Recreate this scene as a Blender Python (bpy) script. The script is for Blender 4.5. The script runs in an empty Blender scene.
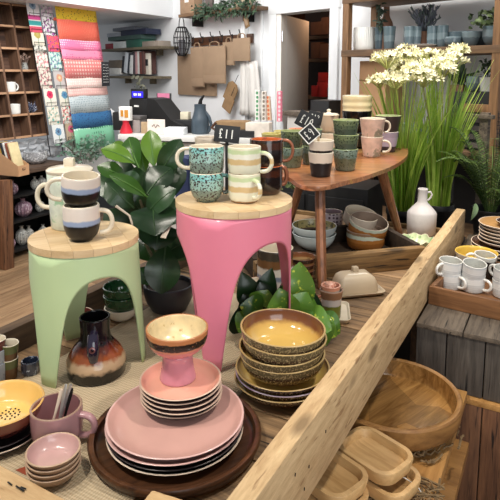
import bpy, bmesh, math, random
from mathutils import Vector, Matrix, Euler
random.seed(7)
rnd = random.random
def uni(a, b): return a + (b - a) * random.random()
PI = math.pi
scene = bpy.context.scene
COL = scene.collection

# ------------------------------------------------------------------ camera model (metres, camera 1.5 m above the floor)
F, HOR, PY, CAMZ = 560.0, 72.0, 150.0, 1.5
PITCH = math.atan((PY - HOR) / F)
def ray(u, v):
    x = (u - 250.0) / F; y = -(v - PY) / F
    c, s = math.cos(PITCH), math.sin(PITCH)
    return Vector((x, c + y * s, -s + y * c))
CAM = Vector((0, 0, CAMZ))
def P(u, v, z):                 # the point of the level plane z seen at (u, v)
    r = ray(u, v); return CAM + r * ((z - CAMZ) / r.z)
def D(u, v, d):                 # the point seen at (u, v) at distance d into the shop
    r = ray(u, v); return CAM + r * (d / r.y)
ca, sa = math.cos(math.radians(29.1)), math.sin(math.radians(29.1))
RT = -math.radians(29.1)
def TF(u, v, z=0.0):            # display table frame: u across (towards its right side), v along
    return Vector((ca * u + sa * v, -sa * u + ca * v, z))
RL = RT + PI / 2                # left wall: local x along the wall, -y into the room
def LW(u, v, off=0.0, wall=-4.15):
    r = ray(u, v); n = Vector((ca, -sa, 0)); return CAM + r * ((wall + off) / r.dot(n))
BP, BE, BN = Vector((0.75, 4.4, 0)), Vector((0.673, -0.74, 0)).normalized(), Vector((-0.74, -0.673, 0)).normalized()
RB = math.atan2(BE.y, BE.x)
def BW(u, v, off=0.0):          # a point on the back wall, off metres in front of it
    r = ray(u, v); return CAM + r * ((BP.dot(BN) + off) / r.dot(BN))
TZ = 0.76

# ------------------------------------------------------------------ materials
def S(r, g, b):
    f = lambda c: (c / 255 / 12.92) if c / 255 <= 0.04045 else ((c / 255 + 0.055) / 1.055) ** 2.4
    return (f(r), f(g), f(b), 1.0)
class NT:
    def __init__(s, name):
        s.m = bpy.data.materials.new(name); s.m.use_nodes = True
        s.t = s.m.node_tree; s.b = s.t.nodes['Principled BSDF']; s.tc = None
    def n(s, typ, **kw):
        x = s.t.nodes.new(typ)
        for k, v in kw.items(): setattr(x, k, v)
        return x
    def l(s, a, b): s.t.links.new(a, b)
    def obj(s):
        if s.tc is None: s.tc = s.n('ShaderNodeTexCoord')
        return s.tc.outputs['Object']
    def mapped(s, sc):
        m = s.n('ShaderNodeMapping'); m.inputs['Scale'].default_value = sc; s.l(s.obj(), m.inputs['Vector']); return m.outputs[0]
    def noise(s, vec, scale, detail=4, rough=.55, dist=0.0):
        x = s.n('ShaderNodeTexNoise'); x.inputs['Scale'].default_value = scale; x.inputs['Detail'].default_value = detail
        x.inputs['Roughness'].default_value = rough; x.inputs['Distortion'].default_value = dist
        s.l(vec, x.inputs['Vector']); return x.outputs[0]
    def ramp(s, fac, stops, interp='LINEAR'):
        r = s.n('ShaderNodeValToRGB'); r.color_ramp.interpolation = interp
        e = r.color_ramp.elements
        while len(e) < len(stops): e.new(0.5)
        for i, (p, c) in enumerate(stops): e[i].position = p; e[i].color = c
        s.l(fac, r.inputs[0]); return r.outputs[0]
    def mix(s, fac, a, b, mode='MIX'):
        x = s.n('ShaderNodeMix', data_type='RGBA', blend_type=mode)
        for sock, val in ((x.inputs[0], fac), (x.inputs[6], a), (x.inputs[7], b)):
            if hasattr(val, 'is_output'): s.l(val, sock)
            else: sock.default_value = val
        return x.outputs[2]
    def math(s, op, a, b=None):
        x = s.n('ShaderNodeMath', operation=op)
        for sock, val in zip(x.inputs, (a, b)):
            if val is None: continue
            if hasattr(val, 'is_output'): s.l(val, sock)
            else: sock.default_value = val
        return x.outputs[0]
    def bump(s, h, strength=.3, dist=.002):
        x = s.n('ShaderNodeBump'); x.inputs['Strength'].default_value = strength; x.inputs['Distance'].default_value = dist
        s.l(h, x.inputs['Height']); s.l(x.outputs[0], s.b.inputs['Normal'])
    def col(s, c):
        if hasattr(c, 'is_output'): s.l(c, s.b.inputs['Base Color'])
        else: s.b.inputs['Base Color'].default_value = c
    def pr(s, rough=.5, metal=0, spec=.5, coat=0):
        s.b.inputs['Roughness'].default_value = rough; s.b.inputs['Metallic'].default_value = metal
        s.b.inputs['Specular IOR Level'].default_value = spec; s.b.inputs['Coat Weight'].default_value = coat
        s.b.inputs['Coat Roughness'].default_value = .08
        return s.m
def darker(c, k): return (c[0] * k, c[1] * k, c[2] * k, 1)
def plain(name, c, rough=.5, metal=0, var=.12, scale=18, bump=0, coat=0):
    t = NT(name); n = t.noise(t.obj(), scale, 3)
    t.col(t.ramp(n, [(.3, darker(c, 1 - var)), (.7, darker(c, 1 + var))]))
    if bump: t.bump(t.noise(t.obj(), scale * 8, 3), bump, .001)
    return t.pr(rough, metal, coat=coat)
def wood(name, c1, c2, axis='X', scale=1.0, rough=.6, bump=.35, isl=.25, crack=None, knots=False, coat=0, stretch=14):
    t = NT(name); a = 3.0 * scale; b = a * stretch
    sc = {'X': (a, b, b), 'Y': (b, a, b), 'Z': (b, b, a)}[axis]
    v = t.mapped(sc)
    geo = t.n('ShaderNodeNewGeometry')
    off = t.n('ShaderNodeVectorMath', operation='ADD')
    cmb = t.n('ShaderNodeCombineXYZ')
    k = t.math('MULTIPLY', geo.outputs['Random Per Island'], 37.0)
    for i in range(3): t.l(k, cmb.inputs[i])
    t.l(v, off.inputs[0]); t.l(cmb.outputs[0], off.inputs[1]); v = off.outputs[0]
    n1 = t.noise(v, 1.0, 6, .62, .6); n2 = t.noise(v, 4.0, 5, .7, .2)
    f = t.math('ADD', t.math('MULTIPLY', n1, .7), t.math('MULTIPLY', n2, .3))
    c = t.ramp(f, [(.36, c1), (.5, tuple((x + y) / 2 for x, y in zip(c1, c2))), (.66, c2)])
    if isl:
        r = t.math('ADD', t.math('MULTIPLY', geo.outputs['Random Per Island'], isl * 2), 1 - isl)
        cc = t.n('ShaderNodeCombineColor')
        for i in range(3): t.l(r, cc.inputs[i])
        c = t.mix(1.0, c, cc.outputs[0], 'MULTIPLY')
    if crack:
        n3 = t.noise(v, 2.2, 2, .5, .3)
        c = t.mix(t.ramp(n3, [(.30, (1, 1, 1, 1)), (.37, (0, 0, 0, 1))]), c, crack)
    if knots:
        vo = t.n('ShaderNodeTexVoronoi'); vo.inputs['Scale'].default_value = 1.0
        ax = {'X': (4, 11, 11), 'Y': (11, 4, 11), 'Z': (11, 11, 4)}[axis]
        t.l(t.mapped(ax), vo.inputs['Vector'])
        c = t.mix(t.ramp(vo.outputs['Distance'], [(.10, (.85, .85, .85, 1)), (.2, (0, 0, 0, 1))]), c, darker(c1, .45))
    t.col(c)
    if bump: t.bump(f, bump, .003)
    return t.pr(rough, coat=coat)
def bands(name, stops, H, wob=.003, rough=.25, speck=None, spk_scale=220, spk_thr=.6, coat=.3, soft=.02, spk_z=None):
    """Glaze rings: stops = [(height, colour), ...]; each colour holds from its height up to the next."""
    t = NT(name); sep = t.n('ShaderNodeSeparateXYZ'); t.l(t.obj(), sep.inputs[0])
    n = t.noise(t.obj(), 60, 3)
    z = t.math('ADD', sep.outputs[2], t.math('MULTIPLY', t.math('SUBTRACT', n, .5), wob * 2))
    z = t.math('DIVIDE', z, H)
    st = [(0.0, stops[0][1])]
    for i in range(1, len(stops)):
        p = stops[i][0] / H
        st += [(max(p - soft, 0), stops[i - 1][1]), (min(p + soft, 1), stops[i][1])]
    c = t.ramp(z, st)
    if speck:
        s = t.noise(t.obj(), spk_scale, 2, .6)
        fac = t.ramp(s, [(spk_thr, (0, 0, 0, 1)), (spk_thr + .05, (1, 1, 1, 1))])
        if spk_z:
            m = t.ramp(z, [(0, (0, 0, 0, 1)), (spk_z[0] / H, (0, 0, 0, 1)), (spk_z[0] / H + .03, (1, 1, 1, 1)), (spk_z[1] / H - .03, (1, 1, 1, 1)), (spk_z[1] / H, (0, 0, 0, 1))])
            fac = t.mix(1.0, fac, m, 'MULTIPLY')
        c = t.mix(fac, c, speck)
    t.col(c); return t.pr(rough, coat=coat)
def speckled(name, c, sp, scale=180, thr=.58, rough=.3, coat=.2):
    t = NT(name); s = t.noise(t.obj(), scale, 3, .65); b = t.noise(t.obj(), 25, 3)
    base = t.ramp(b, [(.35, darker(c, .85)), (.65, darker(c, 1.12))])
    t.col(t.mix(t.ramp(s, [(thr, (0, 0, 0, 1)), (thr + .06, (1, 1, 1, 1))]), base, sp)); return t.pr(rough, coat=coat)
def dots(name, bg, fg, scale=40, size=.3, rough=.7, rnd_=1.0, vec=(1, 1, 1), fg2=None):
    t = NT(name); vo = t.n('ShaderNodeTexVoronoi'); vo.inputs['Scale'].default_value = scale; vo.inputs['Randomness'].default_value = rnd_
    t.l(t.mapped(vec), vo.inputs['Vector'])
    f = t.ramp(vo.outputs['Distance'], [(size, (1, 1, 1, 1)), (size + .08, (0, 0, 0, 1))])
    front = t.mix(t.math('GREATER_THAN', t.noise(vo.outputs['Position'], 3, 1), .5), fg, fg2) if fg2 else fg
    t.col(t.mix(f, bg, front)); return t.pr(rough)
def leafmat(name, c1, c2, rough=.35, blotch=None, tl=0.0):
    t = NT(name); geo = t.n('ShaderNodeNewGeometry')
    c = t.ramp(geo.outputs['Random Per Island'], [(0, c1), (1, c2)])
    n = t.noise(t.obj(), 40, 3)
    c = t.mix(t.math('MULTIPLY', n, .35), c, darker(c1, .6))
    if blotch:
        n2 = t.noise(t.obj(), 55, 3, .6)
        c = t.mix(t.ramp(n2, [(.60, (0, 0, 0, 1)), (.68, (1, 1, 1, 1))]), c, blotch)
    t.col(c); t.pr(rough)
    if tl:
        tr_ = t.n('ShaderNodeBsdfTranslucent'); t.l(c, tr_.inputs[0]); mx = t.n('ShaderNodeMixShader'); mx.inputs[0].default_value = tl
        t.l(t.b.outputs[0], mx.inputs[1]); t.l(tr_.outputs[0], mx.inputs[2]); t.l(mx.outputs[0], t.t.nodes['Material Output'].inputs['Surface'])
    return t.m

# ------------------------------------------------------------------ mesh helpers
def cat_rom(pts, n=5):
    out = []
    for i in range(len(pts) - 1):
        p0 = pts[max(i - 1, 0)]; p1 = pts[i]; p2 = pts[i + 1]; p3 = pts[min(i + 2, len(pts) - 1)]
        for k in range(n):
            t = k / n
            out.append(tuple(.5 * ((2 * b) + (-a + c) * t + (2 * a - 5 * b + 4 * c - d) * t * t + (-a + 3 * b - 3 * c + d) * t ** 3)
                             for a, b, c, d in zip(p0, p1, p2, p3)))
    out.append(tuple(pts[-1])); return out
class MB:
    def __init__(s): s.bm = bmesh.new(); s.mi = 0
    def face(s, vs, mi=None):
        try:
            f = s.bm.faces.new(vs); f.material_index = s.mi if mi is None else mi; return f
        except ValueError: return None
    def lathe(s, prof, seg=40, mis=None, M=None, mod=None):
        """prof (r, z) from one end to the other; mod(ang, r, z) -> (r, z) shapes it round the turn."""
        rings = []
        for r, z in prof:
            if r < 1e-5: rings.append([s.bm.verts.new((0, 0, z))])
            else:
                row = []
                for k in range(seg):
                    a = 2 * PI * k / seg; rr, zz = mod(a, r, z) if mod else (r, z)
                    row.append(s.bm.verts.new((rr * math.cos(a), rr * math.sin(a), zz)))
                rings.append(row)
        if M is not None:
            for row in rings:
                for v in row: v.co = M @ v.co
        for i in range(len(rings) - 1):
            a, b = rings[i], rings[i + 1]; mi = mis[i] if mis else s.mi
            for k in range(seg):
                j = (k + 1) % seg
                if len(a) == 1 and len(b) == 1: continue
                if len(a) == 1: s.face((a[0], b[j], b[k]), mi)
                elif len(b) == 1: s.face((a[k], a[j], b[0]), mi)
                else: s.face((a[k], a[j], b[j], b[k]), mi)
        return s
    def box(s, c, d, rot=None, bevel=0.0, mi=None):
        t = bmesh.new(); bmesh.ops.create_cube(t, size=1.0)
        for v in t.verts: v.co = Vector((v.co.x * d[0], v.co.y * d[1], v.co.z * d[2]))
        if bevel: bmesh.ops.bevel(t, geom=t.edges[:], offset=bevel, segments=2, profile=.6, affect='EDGES')
        R = rot.to_matrix().to_4x4() if isinstance(rot, Euler) else (Matrix.Rotation(rot, 4, 'Z') if rot else Matrix())
        M = Matrix.Translation(Vector(c)) @ R
        mp = {}
        for v in t.verts: mp[v] = s.bm.verts.new(M @ v.co)
        for f in t.faces: s.face([mp[v] for v in f.verts], mi)
        t.free(); return s
    def tube(s, pts, r, seg=8, flat=1.0, cap=True):
        pts = [Vector(p) for p in pts]; n = len(pts); rs = r if isinstance(r, (list, tuple)) else [r] * n
        up = None; rows = []
        for i, p in enumerate(pts):
            d = (pts[min(i + 1, n - 1)] - pts[max(i - 1, 0)]).normalized()
            if up is None: up = Vector((0, 0, 1)) if abs(d.z) < .9 else Vector((0, 1, 0))
            x = d.cross(up).normalized(); up = x.cross(d).normalized()
            rows.append([s.bm.verts.new(p + x * (rs[i] * math.cos(2 * PI * k / seg)) + up * (rs[i] * flat * math.sin(2 * PI * k / seg))) for k in range(seg)])
        for i in range(n - 1):
            for k in range(seg):
                j = (k + 1) % seg; s.face((rows[i][k], rows[i][j], rows[i + 1][j], rows[i + 1][k]))
        if cap: s.face(rows[0][::-1]); s.face(rows[-1])
        return s
    def prism(s, outline, z0, z1, mi=None, bevel=0.0):
        t = bmesh.new()
        a = [t.verts.new((x, y, z0)) for x, y in outline]; b = [t.verts.new((x, y, z1)) for x, y in outline]
        n = len(a); t.faces.new(a[::-1]); t.faces.new(b)
        for i in range(n): t.faces.new((a[i], a[(i + 1) % n], b[(i + 1) % n], b[i]))
        if bevel:
            ed = [e for e in t.edges if abs(e.verts[0].co.z - e.verts[1].co.z) < 1e-6]
            bmesh.ops.bevel(t, geom=ed, offset=bevel, segments=2, profile=.6, affect='EDGES')
        mp = {v: s.bm.verts.new(v.co) for v in t.verts}
        for f in t.faces: s.face([mp[v] for v in f.verts], mi)
        t.free(); return s
    def leaf(s, B, T, w, nh, bend=.15, fold=.15, n=8, shape='ovate', rib=True, wave=0.0):
        B, T = Vector(B), Vector(T); ax = T - B; L = ax.length; d = ax / L
        nh = Vector(nh); nn = (nh - d * nh.dot(d)).normalized(); sd = d.cross(nn)
        rows = []; ph = rnd() * 6
        for i in range(n + 1):
            t = i / n
            if shape == 'ovate': ww = math.sin(PI * t ** .75) ** .75 if 0 < t < 1 else 0
            elif shape == 'obovate': ww = (math.sin(PI * t ** 1.25) ** .7 if 0 < t < 1 else 0)
            elif shape == 'lance': ww = (math.sin(PI * t ** .6) if 0 < t < 1 else 0)
            else: ww = 1 - t * .9
            ww = max(ww, .04) * w / 2
            c = B + d * (L * t) + nn * (bend * L * math.sin(PI * t) )
            row = []
            for k in (-1, -.5, 0, .5, 1):
                off = fold * abs(k) ** 1.3 * ww + wave * ww * math.sin(t * 14 + ph) * abs(k) * (1 if k > 0 else -1)
                row.append(s.bm.verts.new(c + sd * (ww * k) + nn * off))
            rows.append(row)
        for i in range(n):
            for k in range(4): s.face((rows[i][k], rows[i][k + 1], rows[i + 1][k + 1], rows[i + 1][k]), 0)
        return s
    def build(s, name, mats, parent=None, smooth=True, ang=35, loc=None, rot=None, recalc=True):
        if recalc: bmesh.ops.recalc_face_normals(s.bm, faces=s.bm.faces[:])
        me = bpy.data.meshes.new(name); s.bm.to_mesh(me); s.bm.free()
        for m in (mats if isinstance(mats, (list, tuple)) else [mats]): me.materials.append(m)
        if smooth: me.shade_smooth(); me.set_sharp_from_angle(angle=math.radians(ang))
        o = bpy.data.objects.new(name, me); COL.objects.link(o)
        if parent is not None: o.parent = parent
        if loc is not None: o.location = loc
        if rot is not None: o.rotation_euler = rot
        return o
LABELS = {}
def tag(o, label, cat, group=None, kind=None):
    n = len(label.split()); assert 4 <= n <= 16, label
    if label in LABELS and not group: print('DUP LABEL', label)
    LABELS[label] = 1
    o['label'] = label; o['category'] = cat
    if group: o['group'] = group
    o['kind'] = kind or 'thing'
    return o
def thing(name, label, cat, loc, rz=0.0, group=None, rot=None):
    o = bpy.data.objects.new(name, None); o.empty_display_size = .05; COL.objects.link(o)
    o.location = loc; o.rotation_euler = rot if rot else (0, 0, rz)
    return tag(o, label, cat, group)
def struct(o): o['kind'] = 'structure'; return o
def dup(root, loc, label, rz=None, rot=None, scale=None):
    r = root.copy(); COL.objects.link(r); r.location = loc
    if rot: r.rotation_euler = rot
    elif rz is not None: r.rotation_euler = (0, 0, rz)
    if scale: r.scale = scale if hasattr(scale, '__len__') else (scale,) * 3
    for ch in list(root.children):
        c = ch.copy(); COL.objects.link(c); c.parent = r
        for g in ch.children: e = g.copy(); COL.objects.link(e); e.parent = c
    r['label'] = label; LABELS[label] = 1
    return r

# ------------------------------------------------------------------ pottery
def shell(prof, t, floor=None):
    """closed vessel section from an outer one: returns profile and slot index of each band (0 outside, 1 inside, 2 rim)"""
    fl = t * 1.3 if floor is None else floor
    R, H = prof[-1]
    inner = [(max(r - t, 0.0), max(z, fl)) for r, z in prof[1:]][::-1]
    inn = []
    for p in inner:
        if not inn or abs(p[0] - inn[-1][0]) + abs(p[1] - inn[-1][1]) > 1e-5: inn.append(p)
    inn[0] = (R - t, H - t * .15)
    full = list(prof[:-1]) + [(R, H - t * .3), (R - t * .25, H), (R - t * .75, H)] + inn
    no = len(prof) - 1
    mis = [0] * no + [2, 2, 2] + [1] * (len(inn) - 1)
    if full[-1][0] > 1e-5: full.append((0, full[-1][1])); mis.append(1)
    return full, mis
def vessel(name, prof, t, mats, parent=None, seg=44, mod=None, floor=None, **kw):
    f, m = shell(prof, t, floor); b = MB(); b.lathe(f, seg, m, mod=mod)
    return b.build(name, mats, parent, ang=60, recalc=False, **kw)
def shape(kind, R, H):
    if kind == 'straight': p = [(0, 0), (.72 * R, 0), (.84 * R, .03 * H), (.95 * R, .14 * H), (R, .34 * H), (R, .7 * H), (R, H)]
    elif kind == 'round': p = [(0, 0), (.56 * R, 0), (.62 * R, .05 * H), (.84 * R, .18 * H), (.98 * R, .42 * H), (1.0 * R, .7 * H), (R * .98, H)]
    elif kind == 'tumbler': p = [(0, 0), (.72 * R, 0), (.76 * R, .03 * H), (.86 * R, .4 * H), (.94 * R, .72 * H), (R, H)]
    elif kind == 'bowl': p = [(0, 0), (.45 * R, 0), (.5 * R, .03 * H), (.74 * R, .26 * H), (.9 * R, .58 * H), (R, H)]
    elif kind == 'deep': p = [(0, 0), (.5 * R, 0), (.56 * R, .03 * H), (.82 * R, .3 * H), (.95 * R, .62 * H), (R, H)]
    elif kind == 'plate': p = [(0, 0), (.55 * R, 0), (.62 * R, .08 * H), (.86 * R, .42 * H), (.96 * R, .8 * H), (R, H)]
    elif kind == 'coupe': p = [(0, 0), (.5 * R, 0), (.56 * R, .06 * H), (.8 * R, .3 * H), (.94 * R, .66 * H), (R, H)]
    return [p[0], p[1]] + cat_rom(p[2:], 4)
def handle(R, H, z0, z1, out, ang, r, flat=1.0, mat=None, parent=None, name='handle', Rb=None):
    b = MB(); pts = []; zm, dz = (z0 + z1) / 2 * H, (z1 - z0) / 2 * H
    for i in range(13):
        a = PI / 2 - PI * i / 12
        rr = R - .0015 + out * max(math.cos(a), 0) ** .7
        pts.append((rr, 0, zm + dz * math.sin(a)))
    b.tube(pts, r, 10, flat)
    return b.build(name, mat, parent, rot=(0, 0, ang), ang=60)
def mug(name, label, loc, R, H, out, inn, rim=None, kind='straight', hd=None, rz=0, group=None, t=.0042, cat='mug', rot=None, mod=None, hmat=None):
    o = thing(name, label, cat, loc, rz, group, rot)
    vessel('body', shape(kind, R, H) if isinstance(kind, str) else kind, t, [out, inn, rim or inn], o, mod=mod)
    if hd: handle(R * hd.get('k', 1), H, hd.get('z0', .22), hd.get('z1', .82), hd.get('out', .03), hd['ang'], hd.get('r', .0055), hd.get('flat', 1.0), hmat or out, o)
    return o
def dish(name, label, loc, R, H, out, inn, rim=None, kind='bowl', t=.004, cat='bowl', group=None, rot=None, rz=0, mod=None, floor=None, seg=48):
    b = MB(); f, m = shell(shape(kind, R, H) if isinstance(kind, str) else kind, t, floor); b.lathe(f, seg, m, mod=mod)
    o = b.build(name, [out, inn, rim or inn], None, ang=60, recalc=False, loc=loc, rot=rot or (0, 0, rz))
    return tag(o, label, cat, group)
# ------------------------------------------------------------------ shared materials
M = {}
M['white_wall'] = plain('white_wall_paint', S(232, 233, 234), .7, var=.03, scale=3)
M['white_brick'] = plain('white_rough_wall', S(224, 226, 230), .8, var=.06, scale=6, bump=.5)
M['door_paint'] = plain('cream_door_paint', S(240, 231, 220), .6, var=.02)
M['beam'] = wood('sawn_pine_beam', S(178, 144, 102), S(220, 190, 146), 'Y', 2.4, .75, .5, 0, crack=S(156, 122, 84), stretch=7, knots=True)
M['front_plank'] = wood('sawn_pine_plank', S(184, 148, 104), S(218, 186, 140), 'X', 2.4, .75, .5, 0, crack=S(150, 116, 76), stretch=7)
M['tabletop'] = wood('weathered_table_boards', S(84, 64, 44), S(160, 128, 92), 'X', 1.0, .7, .5, .3, crack=S(40, 28, 18))
M['rail'] = wood('old_rail_wood', S(60, 44, 30), S(104, 80, 56), 'Y', 1.0, .75, .5, .2)
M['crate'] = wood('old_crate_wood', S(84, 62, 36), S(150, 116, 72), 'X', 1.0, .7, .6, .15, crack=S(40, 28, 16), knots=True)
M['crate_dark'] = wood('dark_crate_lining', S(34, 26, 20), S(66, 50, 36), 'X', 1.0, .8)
M['walnut'] = wood('dark_stained_wood', S(44, 24, 14), S(96, 60, 36), 'X', .8, .38, .25, .1, coat=.2)
M['acacia'] = wood('acacia_wood', S(118, 80, 42), S(184, 136, 80), 'X', .9, .42, .2, .0, coat=.15, stretch=7)
M['pale_dish'] = wood('pale_carved_wood', S(178, 138, 86), S(222, 184, 130), 'X', 1.0, .5, .25, .0, stretch=8)
M['shelf_board'] = wood('honey_board', S(160, 112, 58), S(204, 154, 92), 'Y', .8, .55, .25, .1)
M['redwood'] = wood('red_brown_planks', S(84, 54, 38), S(150, 104, 72), 'Z', 1.0, .6, .4, .35, crack=S(34, 20, 14))
M['grey_box'] = wood('weathered_grey_wood', S(52, 46, 42), S(104, 96, 88), 'Z', 1.0, .8, .7, .25, crack=S(22, 20, 20))
M['grey_top'] = wood('weathered_grey_top', S(70, 60, 52), S(128, 114, 98), 'Y', 1.0, .8, .7, .2, crack=S(46, 40, 34))
M['stool_top'] = wood('pale_beech', S(196, 162, 116), S(232, 206, 166), 'X', .6, .5, .15, .07, stretch=9)
M['side_table'] = wood('reddish_sheesham', S(112, 60, 28), S(186, 120, 66), 'X', .8, .4, .2, .35, coat=.2, stretch=7)
M['shelf_wood'] = wood('old_shelf_wood', S(88, 66, 46), S(144, 110, 78), 'X', 1.0, .6, .3, .2)
M['shelf_post'] = wood('old_post_wood', S(100, 70, 44), S(160, 118, 78), 'Z', 1.0, .6, .3, .2)
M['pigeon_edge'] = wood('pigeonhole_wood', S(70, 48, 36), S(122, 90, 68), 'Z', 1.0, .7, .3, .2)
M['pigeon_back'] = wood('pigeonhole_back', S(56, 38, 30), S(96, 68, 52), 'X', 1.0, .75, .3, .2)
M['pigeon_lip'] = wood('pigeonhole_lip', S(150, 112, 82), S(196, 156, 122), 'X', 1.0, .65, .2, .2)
M['counter_wood'] = wood('counter_top_wood', S(70, 54, 44), S(112, 90, 74), 'X', 1.0, .6)
M['black'] = plain('matt_black', S(20, 20, 21), .55, var=.2)
M['black_gloss'] = plain('gloss_black', S(14, 14, 15), .15, var=.2)
M['dark_iron'] = plain('dark_wire', S(34, 32, 32), .45, .6)
M['white_gloss'] = plain('white_glaze', S(232, 230, 224), .22, var=.03, coat=.3)
M['white_paint'] = plain('white_rack_paint', S(236, 236, 236), .5, var=.02)
M['cream_glaze'] = plain('cream_glaze', S(226, 214, 192), .25, var=.05, coat=.3)
M['chrome'] = plain('chrome', S(210, 210, 212), .18, 1, var=.05)
M['kraft'] = plain('kraft_paper', S(152, 127, 102), .85, var=.06, scale=10, bump=.15)
M['card'] = plain('cardboard', S(196, 152, 112), .85, var=.05)
M['paper'] = plain('white_paper', S(236, 234, 228), .8, var=.02)
M['terracotta'] = plain('terracotta', S(120, 84, 64), .7, var=.15)

# ------------------------------------------------------------------ floor and walls
b = MB()
o0 = TF(-4.6, -1.5)
for i in range(52):                                # boards run along the table's long direction
    x0 = -4.3 + i * .15; y = -1.4 - uni(0, 1.2)
    while y < 7.2:
        L = uni(.9, 1.7)
        b.box((x0 + .075, y + L / 2, -.01), (.147, L - .003, .02), bevel=.0015); y += L
M['floor'] = wood('light_floor_boards', S(116, 88, 62), S(170, 138, 104), 'Y', .7, .45, .2, .34)
fl = struct(b.build('floor', M['floor'], rot=(0, 0, RT)))
struct(MB().box((1.6, 3.4, -.05), (14, 14, .05)).build('floor_ground', M['black'], rot=(0, 0, RT), smooth=False))

def wallbox(name, p0, p1, z0, z1, th, mat, into):
    p0, p1 = Vector(p0), Vector(p1); d = p1 - p0; L = d.length; a = math.atan2(d.y, d.x)
    b = MB(); b.box((L / 2, th / 2 * into, (z1 - z0) / 2), (L, th, z1 - z0))
    return struct(b.build(name, mat, loc=(p0.x, p0.y, z0), rot=(0, 0, a), smooth=False))
# left wall ends where the till corner opens up behind the gift-wrap rack
wallbox('wall_left', TF(-4.16, -1.2), TF(-4.16, 3.05), 0, 2.9, .12, M['white_brick'], 1)
def bwp(t, z=0): return Vector((BP.x + BE.x * t, BP.y + BE.y * t, z))
def bt(u, off=0.0):                                # distance along the back wall seen at column u
    p = BW(u, 100, off); return (p - BP).xy.dot(BE.xy)
tL, tR = bt(276.5), bt(331)                        # doorway
wallbox('wall_back', bwp(-5.2), bwp(tL), 0, 2.9, .12, M['white_wall'], 1)
wallbox('wall_back_right', bwp(tR), bwp(2.6), 0, 2.9, .12, M['white_wall'], 1)
zl = BW(300, 12).z
wallbox('wall_back_over_door', bwp(tL, 0), bwp(tR, 0), zl, 2.9, .12, M['white_wall'], 1).location.z = zl
# boxed-in bulkhead along the top of the left side
b = MB(); b.box((-.9, 0, .41), (1.8, 6.6, .82))
pc = TF(-3.70, 2.0); struct(b.build('ceiling_bulkhead', M['white_wall'], loc=(pc.x, pc.y, 2.075), rot=(0, 0, RT), smooth=False))
# door casing, door leaf and the store room behind
def blocal(name, mat, boxes, parent=None, bevel=.004, origin=None):
    b = MB()
    for c, d in boxes: b.box(c, d, bevel=bevel)
    o = b.build(name, mat, parent)
    if parent is None: o.location = origin or (BP.x, BP.y, 0); o.rotation_euler = (0, 0, RB)
    return o
cs = .085
struct(blocal('trim_1', M['white_wall'], [((tL - cs / 2 + .01, -.012, zl / 2), (cs, .03, zl)), ((tR + cs / 2 - .01, -.012, zl / 2), (cs, .03, zl)),
                                         (((tL + tR) / 2, -.012, zl + .045), (tR - tL + 2 * cs, .03, .09))]))
struct(blocal('trim_2', M['white_wall'], [((bt(247), -.03, 1.45), (.05, .05, 2.9)), ((bt(262), -.012, 1.45), (.03, .02, 2.9))]))
# door leaf swung into the store room
def _leaf(a): e_ = bwp(tL + .052) + (BE * math.cos(a) - BN * math.sin(a)) * .78; return 250 + F * e_.x / (e_.y * math.cos(PITCH))
DOORANG = min(range(62, 115), key=lambda a: abs(_leaf(math.radians(a)) - 309))
b = MB(); b.box((.39, .02, zl / 2), (.78, .04, zl - .02), bevel=.003)
d1 = struct(b.build('door_1', M['door_paint'], loc=(bwp(tL + .052).x, bwp(tL + .052).y, 0.01), rot=(0, 0, RB + math.radians(DOORANG))))
d1.location += Vector((.0, .0, 0))
hb = MB(); hb.tube([(0, 0, 0), (0, -.05, 0), (-.10, -.055, 0)], .009, 8)
hb.build('door_handle', M['chrome'], d1, loc=(.73, 0, 1.0))
hg = MB(); hg.tube([(0, 0, 0), (0, 0, .09)], .008, 8); hg.build('hinge', M['chrome'], d1, loc=(.0, -.01, 1.75))
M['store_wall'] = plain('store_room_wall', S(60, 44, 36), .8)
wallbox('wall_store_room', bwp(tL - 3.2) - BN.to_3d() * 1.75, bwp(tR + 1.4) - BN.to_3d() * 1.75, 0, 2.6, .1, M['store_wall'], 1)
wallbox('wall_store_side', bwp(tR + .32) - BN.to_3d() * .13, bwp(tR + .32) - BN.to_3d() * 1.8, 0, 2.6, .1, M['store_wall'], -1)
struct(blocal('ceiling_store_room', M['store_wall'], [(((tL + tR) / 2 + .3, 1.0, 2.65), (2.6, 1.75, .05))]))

# store-room shelving with boxes and red stock
o = thing('stock_shelving', 'dark wooden stock shelving inside the store room doorway', 'shelving', BW(320, 100, -1.25) * 1, RB)
o.location.z = 0
w = 1.1
for s in (-1, 1): MB().box((s * w / 2, .16, 1.15), (.04, .32, 2.3)).build('upright', M['walnut'], o)
zs = [D(320, y, (BW(320, 100, -1.25)).y).z for y in (98, 60, 37)]
for z in zs + [.45]: MB().box((0, .16, z), (w - .05, .32, .035)).build('shelf', M['shelf_wood'], o)
M['red'] = plain('red_stock', S(206, 40, 30), .5)
M['dull_red'] = plain('dull_red_stock', S(120, 36, 28), .6)
M['brown_box'] = plain('brown_box', S(98, 64, 44), .8)
def bpos(u, v, off): return BW(u, v, off)
base = o.location.copy()
def store_item(u, z, dx, dz, mat, label, cat='box', name='stock_box'):
    p = BW(u, 100, -1.15); b = MB(); b.box((0, .1, dz / 2), (dx, .18, dz), bevel=.006)
    q = b.build(name, mat, loc=(p.x, p.y, z + .018), rot=(0, 0, RB)); tag(q, label, cat)
store_item(314.5, zs[0], .12, .12, M['red'], 'red stock box low on the store room shelf, nearest the door leaf')
store_item(321.5, zs[0], .15, .16, M['red'], 'bright red stock box in the middle of the store room shelf')
store_item(328, zs[0], .12, .10, M['dull_red'], 'dull red stock box at the jamb end of the store room shelf')
store_item(321.5, zs[0] + .162, .13, .10, M['red'], 'red stock carton stacked on top of the bright red box')
store_item(314, zs[1], .13, .17, M['brown_box'], 'brown stock carton on the second shelf of the store room')
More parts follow.
